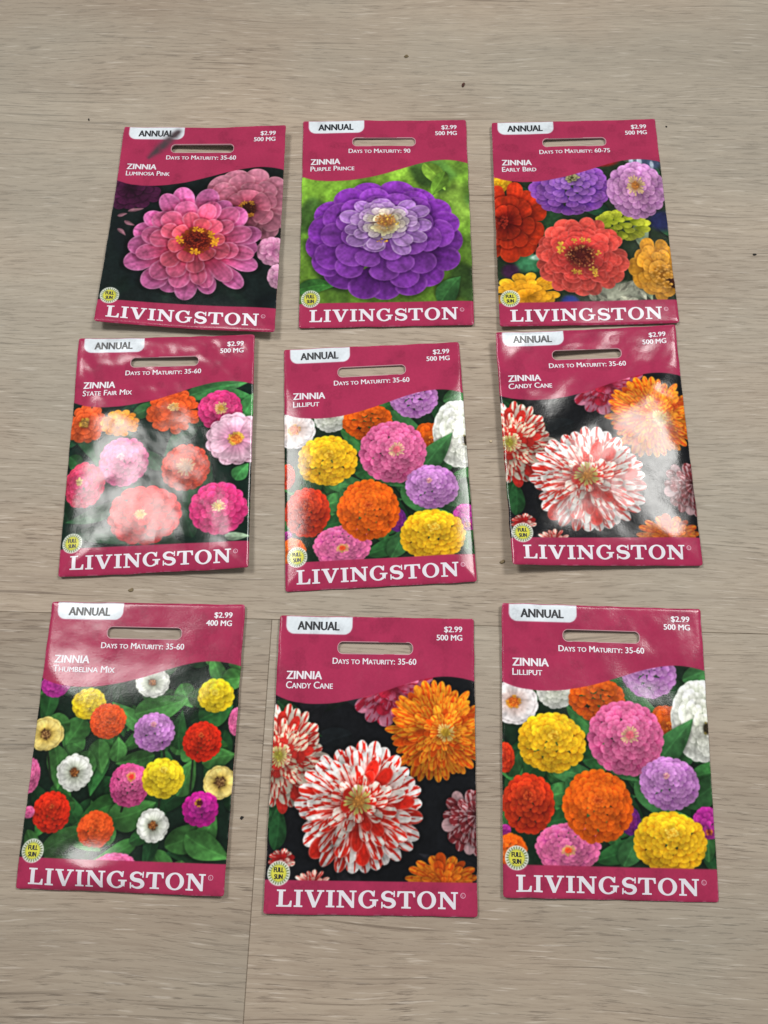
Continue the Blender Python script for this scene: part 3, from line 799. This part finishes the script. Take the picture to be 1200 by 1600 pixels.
def frame(cv, dy, smear=False):
    X, Y = GX[None, :], GY[:, None]
    a = lambda d: np.clip(d * RES + .5, 0, 1)[..., None]
    put = lambda m, c: cv.c.__iadd__(m * (c - cv.c))
    g_ = np.random.default_rng(len(cv.i[cv.i > 3]))
    cv.c = blur(cv.c, 1) * (1 + .26 * (soft_noise(CH, CW, 26, g_) - .5) + .20 * (soft_noise(CH, CW, 9, g_) - .5))[..., None]
    cv.c = np.clip(cv.c + .18 * (cv.c - blur(cv.c, 6)) + .30 * (cv.c - blur(cv.c, 2)), 0.02, 1)   # the print's own crispness
    d = wave_y(GX)[None, :] - Y
    put(a(d), CRIMSON); cv.i[d > 0] = ID_HEAD
    bt = 102.8 + dy * .5
    d = (Y - bt) + 0 * X
    put(a(d), CRIMSON); cv.i[d > 0] = ID_BAND
    d = rrect_d(X, Y, 2.9, 31.0, -6, 7.6, 3.6)
    d = np.minimum(d, (Y - 0.25))
    put(a(d), hexc('#dfe6ec')); cv.i[d > 0] = ID_TAB
    bx, by, br = 5.3, 100.4 + dy * .5, 4.5
    rr_ = np.hypot(X - bx, Y - by); an = np.arctan2(Y - by, X - bx)
    put(a(br - rr_), hexc('#e9ebe4')); cv.i[rr_ < br] = ID_BADGE
    ray = np.cos(an * 24) * .5 + .5
    put(a(np.minimum(br * .92 - rr_, rr_ - br * .66)) * (ray[..., None] > .55), hexc('#5a6a34'))
    put(a(br * .70 - rr_), hexc('#a9b048'))
    put(a(br * .63 - rr_), hexc('#d9d450'))
    if smear:
        t = np.clip(((X - 28) * (-13.5) + (Y - 3) * 15.5) / (13.5 ** 2 + 15.5 ** 2), 0, 1)
        dd = np.hypot(X - (28 - 13.5 * t), Y - (3 + 15.5 * t)) / (.9 + 2.3 * np.sin(np.pi * np.clip(t * .8 + .15, 0, 1)))
        m = (np.exp(-dd ** 2 * 1.5) * .95)[..., None] * (.75 + .5 * soft_noise(CH, CW, 14, np.random.default_rng(2))[..., None])
        put(np.clip(m, 0, 1), hexc('#4a3e42'))
    # print grain, faint rub marks and worn white flecks along the folded rim
    r = np.random.default_rng(7 + int(dy * 10) + int(cv.c[500, 300, 0] * 900))
    de = np.minimum(np.minimum(X, PW - X), np.minimum(Y, PH - Y))
    wear = soft_noise(CH, CW, 7, r) * .5 + soft_noise(CH, CW, 22, r) * .6
    m = np.clip((.45 - de) / .3, 0, 1) * sstep(.60, .80, wear)
    corner = np.hypot(np.minimum(X, PW - X), np.minimum(Y, PH - Y))
    m = np.maximum(m, np.clip((1.5 - corner) / 1.0, 0, 1) * sstep(.45, .7, wear))
    put((m * .35)[..., None], hexc('#dcc6ca'))
    cv.c *= 1 - (.10 * sstep(.62, .8, soft_noise(CH, CW, 40, r)) * soft_noise(CH, CW, 4, r))[..., None]
    cv.c *= (1 + .05 * (soft_noise(CH, CW, 5, r) - .5) + .07 * (soft_noise(CH, CW, 60, r) - .5))[..., None]
    np.clip(cv.c, 0, 1, out=cv.c)


# ------------------------------------------------------------------ lettering
def text_outline(body, bold=0.0, small_caps=True):
    cu = bpy.data.curves.new('t', 'FONT')
    cu.body = body
    cu.small_caps_scale = 0.76
    for f in cu.body_format: f.use_small_caps = small_caps
    cu.offset = bold
    cu.resolution_u = 3
    o = bpy.data.objects.new('t', cu); COL.objects.link(o)
    bpy.context.view_layer.update()
    dg = bpy.context.evaluated_depsgraph_get()
    me = bpy.data.meshes.new_from_object(o.evaluated_get(dg))
    bpy.data.objects.remove(o); bpy.data.curves.remove(cu)
    return me


def slab_outlines():
    e = lambda cx, cy, rx, ry, a0, a1, n: [(cx + rx * math.cos(math.radians(a)), cy + ry * math.sin(math.radians(a))) for a in np.linspace(a0, a1, n)]
    I = [[(0, 0), (.46, 0), (.46, .09), (.34, .10), (.34, .90), (.46, .91), (.46, 1), (0, 1), (0, .91), (.12, .90), (.12, .10), (0, .09)]]
    Lc = [[(0, 0), (.80, 0), (.82, .36), (.73, .36), (.68, .17), (.60, .10), (.34, .10), (.34, .90), (.48, .91), (.48, 1), (0, 1), (0, .91), (.12, .90), (.12, .10), (0, .09)]]
    V = [[(.43, -.01), (.58, -.01), (.93, .90), (1.03, .91), (1.03, 1), (.66, 1), (.66, .91), (.79, .90), (.57, .28), (.34, .90), (.46, .91), (.46, 1), (0, 1), (0, .91), (.09, .90)]]
    Nn = [[(0, 0), (.40, 0), (.40, .09), (.25, .10), (.25, .72), (.80, -.01), (.93, -.01), (.93, .90), (1.05, .91), (1.05, 1), (.68, 1), (.68, .91), (.81, .90), (.81, .36), (.33, 1), (0, 1), (0, .91), (.12, .90), (.12, .10), (0, .09)]]
    T = [[(.22, 0), (.72, 0), (.72, .09), (.58, .10), (.58, .90), (.74, .90), (.82, .84), (.86, .66), (.95, .66), (.93, 1), (.01, 1), (-.01, .66), (.08, .66), (.12, .84), (.20, .90), (.36, .90), (.36, .10), (.22, .09)]]
    O = [e(.50, .5, .50, .53, 0, 351, 36), e(.50, .5, .275, .43, 0, 351, 36)]
    G = [e(.50, .5, .50, .53, 52, 318, 30) + [(.92, .06), (.96, .40), (1.05, .41), (1.05, .50), (.60, .50), (.60, .41), (.74, .40), (.74, .18)] + e(.50, .5, .275, .43, 312, 58, 26) + [(.76, .68), (.85, .66), (.87, 1.01), (.79, 1.01)]]
    cl = e(.42, .73, .27, .225, 20, 250, 16) + e(.44, .27, .29, .225, 75, -160, 18)
    wd = np.interp(np.linspace(0, 1, len(cl)), [0, .1, .3, .5, .7, .9, 1], [.07, .05, .10, .125, .10, .05, .07])
    P = np.array(cl); Tn = np.gradient(P, axis=0); Tn /= np.linalg.norm(Tn, axis=1)[:, None]
    Nm = np.stack([-Tn[:, 1], Tn[:, 0]], 1)
    S = [[tuple(q) for q in P + Nm * wd[:, None]] + [tuple(q) for q in (P - Nm * wd[:, None])[::-1]]]
    Sa = [[(.705, .66), (.775, .66), (.775, 1.01), (.715, 1.01), (.70, .86)]]
    Sb = [[(.06, .36), (.125, .36), (.15, .16), (.12, -.01), (.06, -.01)]]
    out, x = [], 0.0
    for ch, wdt in ((Lc, .82), (I, .46), (V, 1.03), (I, .46), (Nn, 1.05), (G, 1.05), (S, .80), (T, .95), (O, 1.0), (Nn, 1.05)):
        for ci, c in enumerate(ch): out.append(([(x + px, py) for px, py in c], ci))
        if ch is S:
            for extra in (Sa, Sb): out.append(([(x + px, py) for px, py in extra[0]], 9))
        x += wdt + .105
    return out, x - .105


def slab_mesh():
    outl, width = slab_outlines()
    meshes = []
    for which in (0, 1):                       # the spurs of the S are filled on their own
        cu = bpy.data.curves.new('t', 'CURVE')
        cu.dimensions = '2D'; cu.fill_mode = 'BOTH'
        for pts, ci in outl:
            if (ci == 9) != bool(which): continue
            sp = cu.splines.new('POLY'); sp.points.add(len(pts) - 1)
            for p, q in zip(sp.points, pts): p.co = (q[0], q[1], 0, 1)
            sp.use_cyclic_u = True
        o = bpy.data.objects.new('t', cu); COL.objects.link(o)
        bpy.context.view_layer.update()
        me = bpy.data.meshes.new_from_object(o.evaluated_get(bpy.context.evaluated_depsgraph_get()))
        bpy.data.objects.remove(o); bpy.data.curves.remove(cu)
        meshes.append(me)
    bm = bmesh.new()
    bm.from_mesh(meshes[1])
    for v in bm.verts: v.co.z = 0.25
    bm.from_mesh(meshes[0])
    me = bpy.data.meshes.new('slab'); bm.to_mesh(me); bm.free()
    for m in meshes: bpy.data.meshes.remove(m)
    return me, width


SLAB = slab_mesh()
TEXT_CACHE = {}


def lettering(name, src, x0, x1, ybase, cap, surf, mat, parent, lift=0.065, step=1.0, fat=0.0):
    """flat outline mesh -> fitted into the box on the packet front (mm) and laid on its curved paper"""
    bm = bmesh.new(); bm.from_mesh(src[0])
    xs = [v.co.x for v in bm.verts]
    sx = (x1 - x0) / (max(xs) - min(xs)); mx = min(xs)
    sy = cap / src[1]
    for v in bm.verts:
        v.co.x, v.co.y = x0 + (v.co.x - mx) * sx, ybase - v.co.y * sy
    bmesh.ops.remove_doubles(bm, verts=bm.verts, dist=1e-4)
    for ax in (0, 1):
        lo = min(v.co[ax] for v in bm.verts); hi = max(v.co[ax] for v in bm.verts)
        q = math.floor(lo / step) * step + step
        while q < hi:
            pc = [0, 0, 0]; pn = [0, 0, 0]; pc[ax] = q; pn[ax] = 1
            bmesh.ops.bisect_plane(bm, geom=list(bm.verts) + list(bm.edges) + list(bm.faces), plane_co=pc, plane_no=pn, dist=1e-5)
            q += step
    bmesh.ops.triangulate(bm, faces=bm.faces)
    if fat:                                   # heavier stroke: the outline again, a hair to either side and a hair higher
        src_geo = list(bm.verts) + list(bm.edges) + list(bm.faces)
        for n_, (ox_, oy_) in enumerate(((-fat, 0), (fat, 0), (0, fat * .6))):
            g_ = bmesh.ops.duplicate(bm, geom=src_geo)['geom']
            for v in g_:
                if isinstance(v, bmesh.types.BMVert): v.co = Vector((v.co.x + ox_, v.co.y + oy_, v.co.z + .01 * (n_ + 1)))
    p = np.array([tuple(v.co) for v in bm.verts])
    w = surf(p[:, 0], p[:, 1], lift + np.where(p[:, 2] > .1, 0.012, p[:, 2]))
    for v, c in zip(bm.verts, w): v.co = c
    for f in bm.faces:
        f.smooth = True
        f.normal_update()
        if f.normal.z < 0: f.normal_flip()
    me = bpy.data.meshes.new(name); bm.to_mesh(me); bm.free()
    return link_mesh(name, me, mat, parent)


def txt(body, bold=0.0):
    k = (body, bold)
    if k not in TEXT_CACHE:
        me = text_outline(body, bold)
        ref = text_outline('H', bold)
        TEXT_CACHE[k] = (me, max(v.co.y for v in ref.vertices))
    return TEXT_CACHE[k]


# ------------------------------------------------------------------ the packets
NX, NY = 400, 556                             # dense front sheet so the print stays sharp
CUTCOL = lin(hexc('#99284e'))


def waves(seed, lam, n=22):
    r = np.random.default_rng(seed)
    a = r.uniform(0, 6.283, n); k = 2 * np.pi / (lam * r.uniform(.7, 1.5, n)); p = r.uniform(0, 6.283, n)
    kx, ky = k * np.cos(a), k * np.sin(a)

    def f(x, y):
        s = np.zeros(np.broadcast(x, y).shape)
        for i in range(n): s += np.cos(kx[i] * x + ky[i] * y + p[i])
        return s / math.sqrt(n / 2)
    return f


def smin(a, b, k):
    h = np.clip(.5 + .5 * (b - a) / k, 0, 1)
    return b * (1 - h) + a * h - k * h * (1 - h)


def make_surface(ground, lifts, puff, crumple, seed, gauss=(), soft=12.0, top=19.0):
    """ground: the four corners on the floor plane (metres) seen at the photograph's corners; lifts: how far each corner stands off the floor (mm)"""
    P = [np.array([*g, 0.0]) for g in ground]
    P = [p + (CAM - p) * (l * .001 / CAM[2]) for p, l in zip(P, lifts)]
    org = np.array([np.mean([p[0] for p in P]), np.mean([p[1] for p in P]), 0])
    w1, w2, w3 = waves(seed, 34), waves(seed + 1, 13), waves(seed + 2, 6)

    def parts(x, y):
        u, v = x / PW, y / PH
        wt = [(1 - u) * (1 - v), u * (1 - v), u * v, (1 - u) * v]
        X = sum(w * p[0] for w, p in zip(wt, P)); Y = sum(w * p[1] for w, p in zip(wt, P))
        zl = sum((np.clip(w, 0, 1) ** 1.6) * l for w, l in zip(wt, lifts))
        zl = zl + 0.18 + 0.16 * np.clip(w1(x * .8 + 40, y * .8), -1.4, 1.4)
        rim_x = np.exp(-(np.minimum(x, PW - x) / 3.0) ** 2); rim_y = np.exp(-(np.minimum(y, PH - y) / 3.0) ** 2)
        X = X + rim_x * .00006 * w2(x * 0 + 7, y); Y = Y + rim_y * .00006 * w2(x, y * 0 + 3)
        cr = np.hypot(np.maximum(1.2 - np.minimum(x, PW - x), 0), np.maximum(1.2 - np.minimum(y, PH - y), 0))
        pull = np.clip(cr - 1.2, 0, 1) * .0006
        X = X + pull * np.sign(PW / 2 - x); Y = Y - pull * np.sign(PH / 2 - y)
        ds = smin(x, PW - x, 6)
        d = smin(ds, smin(PH - y, 4.0 * np.log1p(np.exp(np.clip((y - top) / 4.0, -20, 20))), 6), 2.5)
        d = np.maximum(d, 0)
        z = 0.62 + puff * (1 - np.exp(-(d / soft) ** 1.2))
        edge = 1 - np.exp(-(np.minimum(np.minimum(x, PW - x), np.minimum(y, PH - y)).clip(0) / 3.0))
        body = sstep(22, 42, y)
        z = z + edge * crumple * (0.24 * (.4 + .6 * body) * w1(x, y) + (0.13 - 0.07 * body) * w2(x, y) + (0.030 - .018 * body) * w3(x, y))
        for gx, gy, sx, sy, a in gauss:
            z = z + edge * a * np.exp(-((x - gx) / sx) ** 2 - ((y - gy) / sy) ** 2)
        de = np.minimum(np.minimum(x, PW - x), np.minimum(y, PH - y)).clip(0)
        z = np.maximum(z, 0.5) - 0.38 * np.exp(-de / 0.45)      # folded, rounded rim
        # pouch has soft edges: very slight waviness of the rim
        return X, Y, zl, z

    def surf(x, y, up=0.0):
        X, Y, zl, z = parts(x, y)
        return np.stack([X - org[0], Y - org[1], (zl + z + up) * .001], -1)

    def under(x, y):
        X, Y, zl, z = parts(x, y)
        return np.stack([X - org[0], Y - org[1], (np.maximum(zl - .2, 0) + 0.12 + 0 * X) * .001], -1)
    return org, surf, under


def build_packet(design, ground, lifts, puff, crumple, seed, label, title, mass, days, price_y=0.0, dy=0.0, gauss=(), soft=12.0, top=19.0, smear=False, art=None):
    cv, names = art
    cv2 = Canvas(0); cv2.c = cv.c.copy(); cv2.i = cv.i.copy()
    frame(cv2, dy, smear)
    org, surf, under = make_surface(ground, lifts, puff, crumple, seed, gauss, soft, top)
    root = bpy.data.objects.new('seed_packet', None)
    root.empty_display_size = 0.03
    COL.objects.link(root)
    root.location = org
    tag(root, label, 'seed packet', 'zinnia seed packets laid out in three rows')
    # dense front sheet
    gx, gy = np.linspace(0, PW, NX + 1), np.linspace(0, PH, NY + 1)
    XX, YY = np.meshgrid(gx, gy)
    co = surf(XX.ravel(), YY.ravel())
    cb = blur(cv2.c, 1)
    ix = np.clip((gx * RES).astype(int), 0, CW - 1); iy = np.clip((gy * RES).astype(int), 0, CH - 1)
    col = lin(cb[iy][:, ix]).reshape(-1, 3)
    fx, fy = (gx[:-1] + gx[1:]) / 2, (gy[:-1] + gy[1:]) / 2
    jx = np.clip((fx * RES).astype(int), 0, CW - 1); jy = np.clip((fy * RES).astype(int), 0, CH - 1)
    ids = cv2.i[jy][:, jx].copy()
    FX, FY = np.meshgrid(fx, fy)
    ids[rrect_d(FX, FY, *SLOT[:4], SLOT[4]) > 0] = -1
    q = np.arange((NX + 1) * (NY + 1)).reshape(NY + 1, NX + 1)
    quads = np.stack([q[1:, :-1], q[1:, 1:], q[:-1, 1:], q[:-1, :-1]], -1)

    def sheet(name, ident, parent):
        fc = quads[ids == ident]
        if len(fc) < 60: return None
        uq, inv = np.unique(fc.ravel(), return_inverse=True)
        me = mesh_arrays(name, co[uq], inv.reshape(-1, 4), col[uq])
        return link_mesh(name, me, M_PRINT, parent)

    small = [k for k in names if (ids == k).sum() < 60]
    for k in small: ids[ids == k] = 0
    header = sheet('header_panel', ID_HEAD, root)
    tab = sheet('tab', ID_TAB, root)
    pic = sheet('flower_picture', 0, root)
    for k, nm in names.items():
        o = sheet('printed_bloom', k, pic)
        if o: o['label'] = nm + ' zinnia bloom'
    band = sheet('brand_band', ID_BAND, root)
    badge = sheet('sun_badge', ID_BADGE, root)
    # pouch: back sheet and folded edges, cut through at the hang slot
    bx, by = np.linspace(0, PW, 34), np.linspace(0, PH, 47)
    n0 = len(bx)
    BX, BY = np.meshgrid(bx, by)
    bco = under(BX.ravel(), BY.ravel())
    qb = np.arange(len(bx) * len(by)).reshape(len(by), n0)
    bq = np.stack([qb[1:, :-1], qb[:-1, :-1], qb[:-1, 1:], qb[1:, 1:]], -1)
    cxm, cym = (bx[:-1] + bx[1:]) / 2, (by[:-1] + by[1:]) / 2
    CXM, CYM = np.meshgrid(cxm, cym)
    bq = bq[~((CXM > SLOT[0] - 1.5) & (CXM < SLOT[1] + 1.5) & (CYM > SLOT[2] - 1.5) & (CYM < SLOT[3] + 1.5))]
    per = np.concatenate([np.stack([gx, 0 * gx], 1)[:-1], np.stack([0 * gy + PW, gy], 1)[:-1], np.stack([gx[::-1], 0 * gx + PH], 1)[:-1], np.stack([0 * gy, gy[::-1]], 1)[:-1]])[::4]
    up_, lo_ = surf(per[:, 0], per[:, 1], -0.001), under(per[:, 0], per[:, 1])
    k = len(per); b0 = len(bco)
    i = np.arange(k); j = (i + 1) % k
    eq = np.stack([b0 + i, b0 + j, b0 + k + j, b0 + k + i], -1)
    th = np.linspace(0, 2 * np.pi, 72, endpoint=False)
    sx0, sx1, sy0, sy1, sr = SLOT
    cxs = np.where(np.cos(th) > 0, sx1 - sr, sx0 + sr); cys = np.where(np.sin(th) > 0, sy1 - sr, sy0 + sr)
    ring = [surf(cxs + (sr + .16) * np.cos(th), cys + (sr + .16) * np.sin(th), .02), surf(cxs + (sr - .10) * np.cos(th), cys + (sr - .10) * np.sin(th), .03),
            under(cxs + (sr - .10) * np.cos(th), cys + (sr - .10) * np.sin(th))]
    c0 = b0 + 2 * k; m = len(th); ii = np.arange(m); jj = (ii + 1) % m
    rq = np.concatenate([np.stack([c0 + ii, c0 + jj, c0 + m + jj, c0 + m + ii], -1), np.stack([c0 + m + ii, c0 + m + jj, c0 + 2 * m + jj, c0 + 2 * m + ii], -1)])
    me = mesh_arrays('pouch', np.concatenate([bco, up_, lo_] + ring), np.concatenate([bq, eq, rq]))
    pouch = link_mesh('pouch', me, M_BACK, root)
    me.materials.append(M_EDGE); me.materials.append(M_CUT)
    me.polygons.foreach_set('material_index', np.concatenate([np.zeros(len(bq)), np.ones(len(eq)), np.full(len(rq), 2)]).astype(np.int32))
    # writing
    lettering('lettering', txt('ANNUAL'), 7.9, 25.4, 5.8, 3.5, surf, M_BLACK, tab, fat=.20)
    lettering('lettering', txt('$2.99'), 70.0, 77.5, 5.8 + price_y, 2.3, surf, M_WHITE, header, fat=.10)
    lettering('lettering', txt(mass), 66.8, 77.5, 9.3 + price_y, 2.3, surf, M_WHITE, header, fat=.10)
    lettering('lettering', txt('Days to Maturity: ' + days), 23.2, 58.2 if len(days) > 3 else 54.0, 19.7, 2.45, surf, M_WHITE, header, fat=.07)
    lettering('lettering', txt('ZINNIA'), 4.3, 18.9, 26.2, 3.2, surf, M_WHITE, header, fat=.16)
    lettering('lettering', txt(title[0]), 4.2, title[1], 30.0, 2.75, surf, M_WHITE, header, fat=.07)
    lettering('lettering', (SLAB[0], 1.0), 5.0, 75.0, 112.3 + dy, 6.1, surf, M_WHITE, band)
    lettering('registered_mark', txt('®', .02), 75.9, 78.0, 108.4 + dy, 1.9, surf, M_PINKW, band)
    lettering('lettering', txt('FULL'), 3.4, 7.2, 100.0 + dy * .5, 1.7, surf, M_BLACK, badge, fat=.12)
    lettering('lettering', txt('SUN'), 3.7, 6.9, 102.5 + dy * .5, 1.7, surf, M_BLACK, badge, fat=.12)
    return root


ART = {'luminosa': art_luminosa(), 'purple': art_purple(), 'early': art_early(), 'state': art_statefair(), 'lilliput': art_lilliput(), 'candy': art_candy(), 'thumb': art_thumbelina()}
GROUND = [
    [(-0.11965, 0.33819), (-0.03713, 0.33292), (-0.04600, 0.21537), (-0.13162, 0.22735)],
    [(-0.02824, 0.33461), (0.05441, 0.32893), (0.04800, 0.21229), (-0.03448, 0.21656)],
    [(0.06720, 0.32634), (0.14961, 0.32225), (0.14355, 0.20638), (0.05991, 0.21075)],
    [(-0.13827, 0.21831), (-0.05538, 0.21469), (-0.06029, 0.10183), (-0.14297, 0.10302)],
    [(-0.04174, 0.20565), (0.04003, 0.20378), (0.03785, 0.08907), (-0.04450, 0.08999)],
    [(0.05748, 0.20755), (0.14131, 0.20553), (0.13521, 0.08969), (0.05396, 0.09566)],
    [(-0.14496, 0.09238), (-0.06194, 0.08553), (-0.07201, -0.02989), (-0.15386, -0.02197)],
    [(-0.04698, 0.07982), (0.03502, 0.07308), (0.02592, -0.04309), (-0.05689, -0.03702)],
    [(0.04760, 0.07918), (0.13099, 0.07093), (0.11921, -0.04339), (0.03648, -0.03661)],
]
T = {'luminosa': ('Luminosa Pink', 26.0), 'purple': ('Purple Prince', 26.0), 'early': ('Early Bird', 21.0), 'state': ('State Fair Mix', 27.0), 'lilliput': ('Lilliput', 16.2),
     'candy': ('Candy Cane', 23.6), 'thumb': ('Thumbelina Mix', 30.0)}
PACKETS = [
    dict(design='luminosa', lifts=(2, 5, 5, 5), puff=1.2, crumple=.22, seed=1, mass='500 MG', days='35-60', smear=True,
         label='crimson seed packet picturing one large pink zinnia, grey smear across its white tab'),
    dict(design='purple', lifts=(.5, .5, 1, 1), puff=1.0, crumple=.15, seed=5, mass='500 MG', days='90',
         label='crimson seed packet filled by one huge purple zinnia on bright green leaves'),
    dict(design='early', lifts=(2, .5, 1.0, 2.5), puff=0.9, crumple=.2, seed=9, mass='500 MG', days='60-75', dy=.6,
         label='crimson seed packet with a coral zinnia among red, purple, lilac and orange blooms'),
    dict(design='state', lifts=(1, 3.5, 4, 1.5), puff=2.2, crumple=.55, seed=13, soft=10, mass='500 MG', days='35-60',
         label='crumpled crimson seed packet of red, orange and pink zinnias washed out by a broad glare'),
    dict(design='lilliput', lifts=(.5, .5, 1, .5), puff=1.7, crumple=.22, seed=17, soft=7.5, mass='500 MG', days='35-60',
         label='mixed yellow, orange and pink zinnia packet in the very middle, with glossy left edge'),
    dict(design='candy', lifts=(5.5, 1, 1.5, 6.5), puff=2.4, crumple=.45, soft=10, seed=21, mass='500 MG', days='35-60',
         label='puffed seed packet of red and white striped zinnias with glare, below the coral zinnia packet'),
    dict(design='thumb', lifts=(.8, 1.6, 2.4, .8), puff=1.4, crumple=.16, seed=25, top=27.0, gauss=((30, 112, 20, 10, 3.4),), mass='400 MG', days='35-60', dy=.9,
         label='seed packet marked 400 MG with many small zinnias on green leaves'),
    dict(design='candy', lifts=(1.6, .8, 1, 1.6), puff=1.5, crumple=.3, seed=29, mass='500 MG', days='35-60',
         label='flat seed packet of red and white striped zinnias without glare, beside the plank joint'),
    dict(design='lilliput', lifts=(2.2, .6, .6, 1.8), puff=1.8, crumple=.28, seed=33, gauss=((47, 111, 6, 9, 1.3), (62, 30, 16, 9, -.8)), mass='500 MG', days='35-60', dy=.5,
         label='mixed yellow, orange and pink zinnia packet in the bottom row, at the right end'),
]
for g, p in zip(GROUND, PACKETS):
    build_packet(ground=g, title=T[p['design']], art=ART[p['design']], **p)


# ------------------------------------------------------------------ crumbs and specks lying on the floor
def crumb(label, x, y, sx, sy, sz, rot, mat, seed):
    bm = bmesh.new()
    bmesh.ops.create_icosphere(bm, subdivisions=3, radius=1)
    w = waves(seed, 1.6, 8)
    for v in bm.verts:
        k = 1 + .16 * float(w(np.array(v.co.x * 1.5), np.array(v.co.y * 1.5 + v.co.z)))
        v.co = .88 * Vector((v.co.x * sx * k, v.co.y * sy * k, max(-.15, v.co.z) * sz * k + .15 * sz))
    for f in bm.faces: f.smooth = True
    me = bpy.data.meshes.new('crumb'); bm.to_mesh(me); bm.free()
    o = link_mesh('crumb', me, mat)
    o.location = (x, y, 0.0001); o.rotation_euler = (0, 0, rot)
    tag(o, label, 'crumb', 'crumbs and specks on the floor')


M_BROWN = plain('dark_brown_crumb', '#4a2418', .7, .3, 900)
M_TAN = plain('tan_crumb', '#7c6c50', .8, .2, 900)
M_SOIL = plain('black_speck', '#1c1816', .8, .3, 900)
M_SAND = plain('pale_crumb', '#d6c4a4', .8, .15, 900)
crumb('dark red brown crumb on the bare floor above the purple zinnia packet', 0.0550, 0.3510, .0008, .0016, .0008, -.4, M_BROWN, 1)
crumb('tan crumb near the top edge of the floor, above the purple zinnia packet', 0.0270, 0.3718, .0013, .0009, .0007, .2, M_TAN, 2)
crumb('flat olive brown crumb between the glaring packet and the 400 MG packet', -0.1111, 0.0952, .0013, .0008, .0004, .1, M_TAN, 3)
crumb('tiny black speck beside the plank joint, right of the 400 MG packet', -0.0646, -0.0011, .0010, .0006, .0005, .5, M_SOIL, 4)
crumb('tiny black speck near the right edge, beside the coral zinnia packet', 0.1852, 0.2403, .0011, .0005, .0005, 0, M_SOIL, 5)
crumb('pinhead dark speck right of the coral zinnia packet top corner', 0.1547, 0.3171, .0005, .0005, .0004, 0, M_SOIL, 6)
crumb('thin dark speck left of the large pink zinnia packet', -0.1383, 0.3444, .0004, .0009, .0003, .1, M_SOIL, 7)
crumb('pale sand coloured grain left of the puffed striped zinnia packet', 0.0501, 0.1531, .0006, .0006, .0005, 0, M_SAND, 8)
crumb('brown fleck at the lower left corner of the puffed striped zinnia packet', 0.0497, 0.0971, .0014, .0008, .0006, .3, M_TAN, 9)
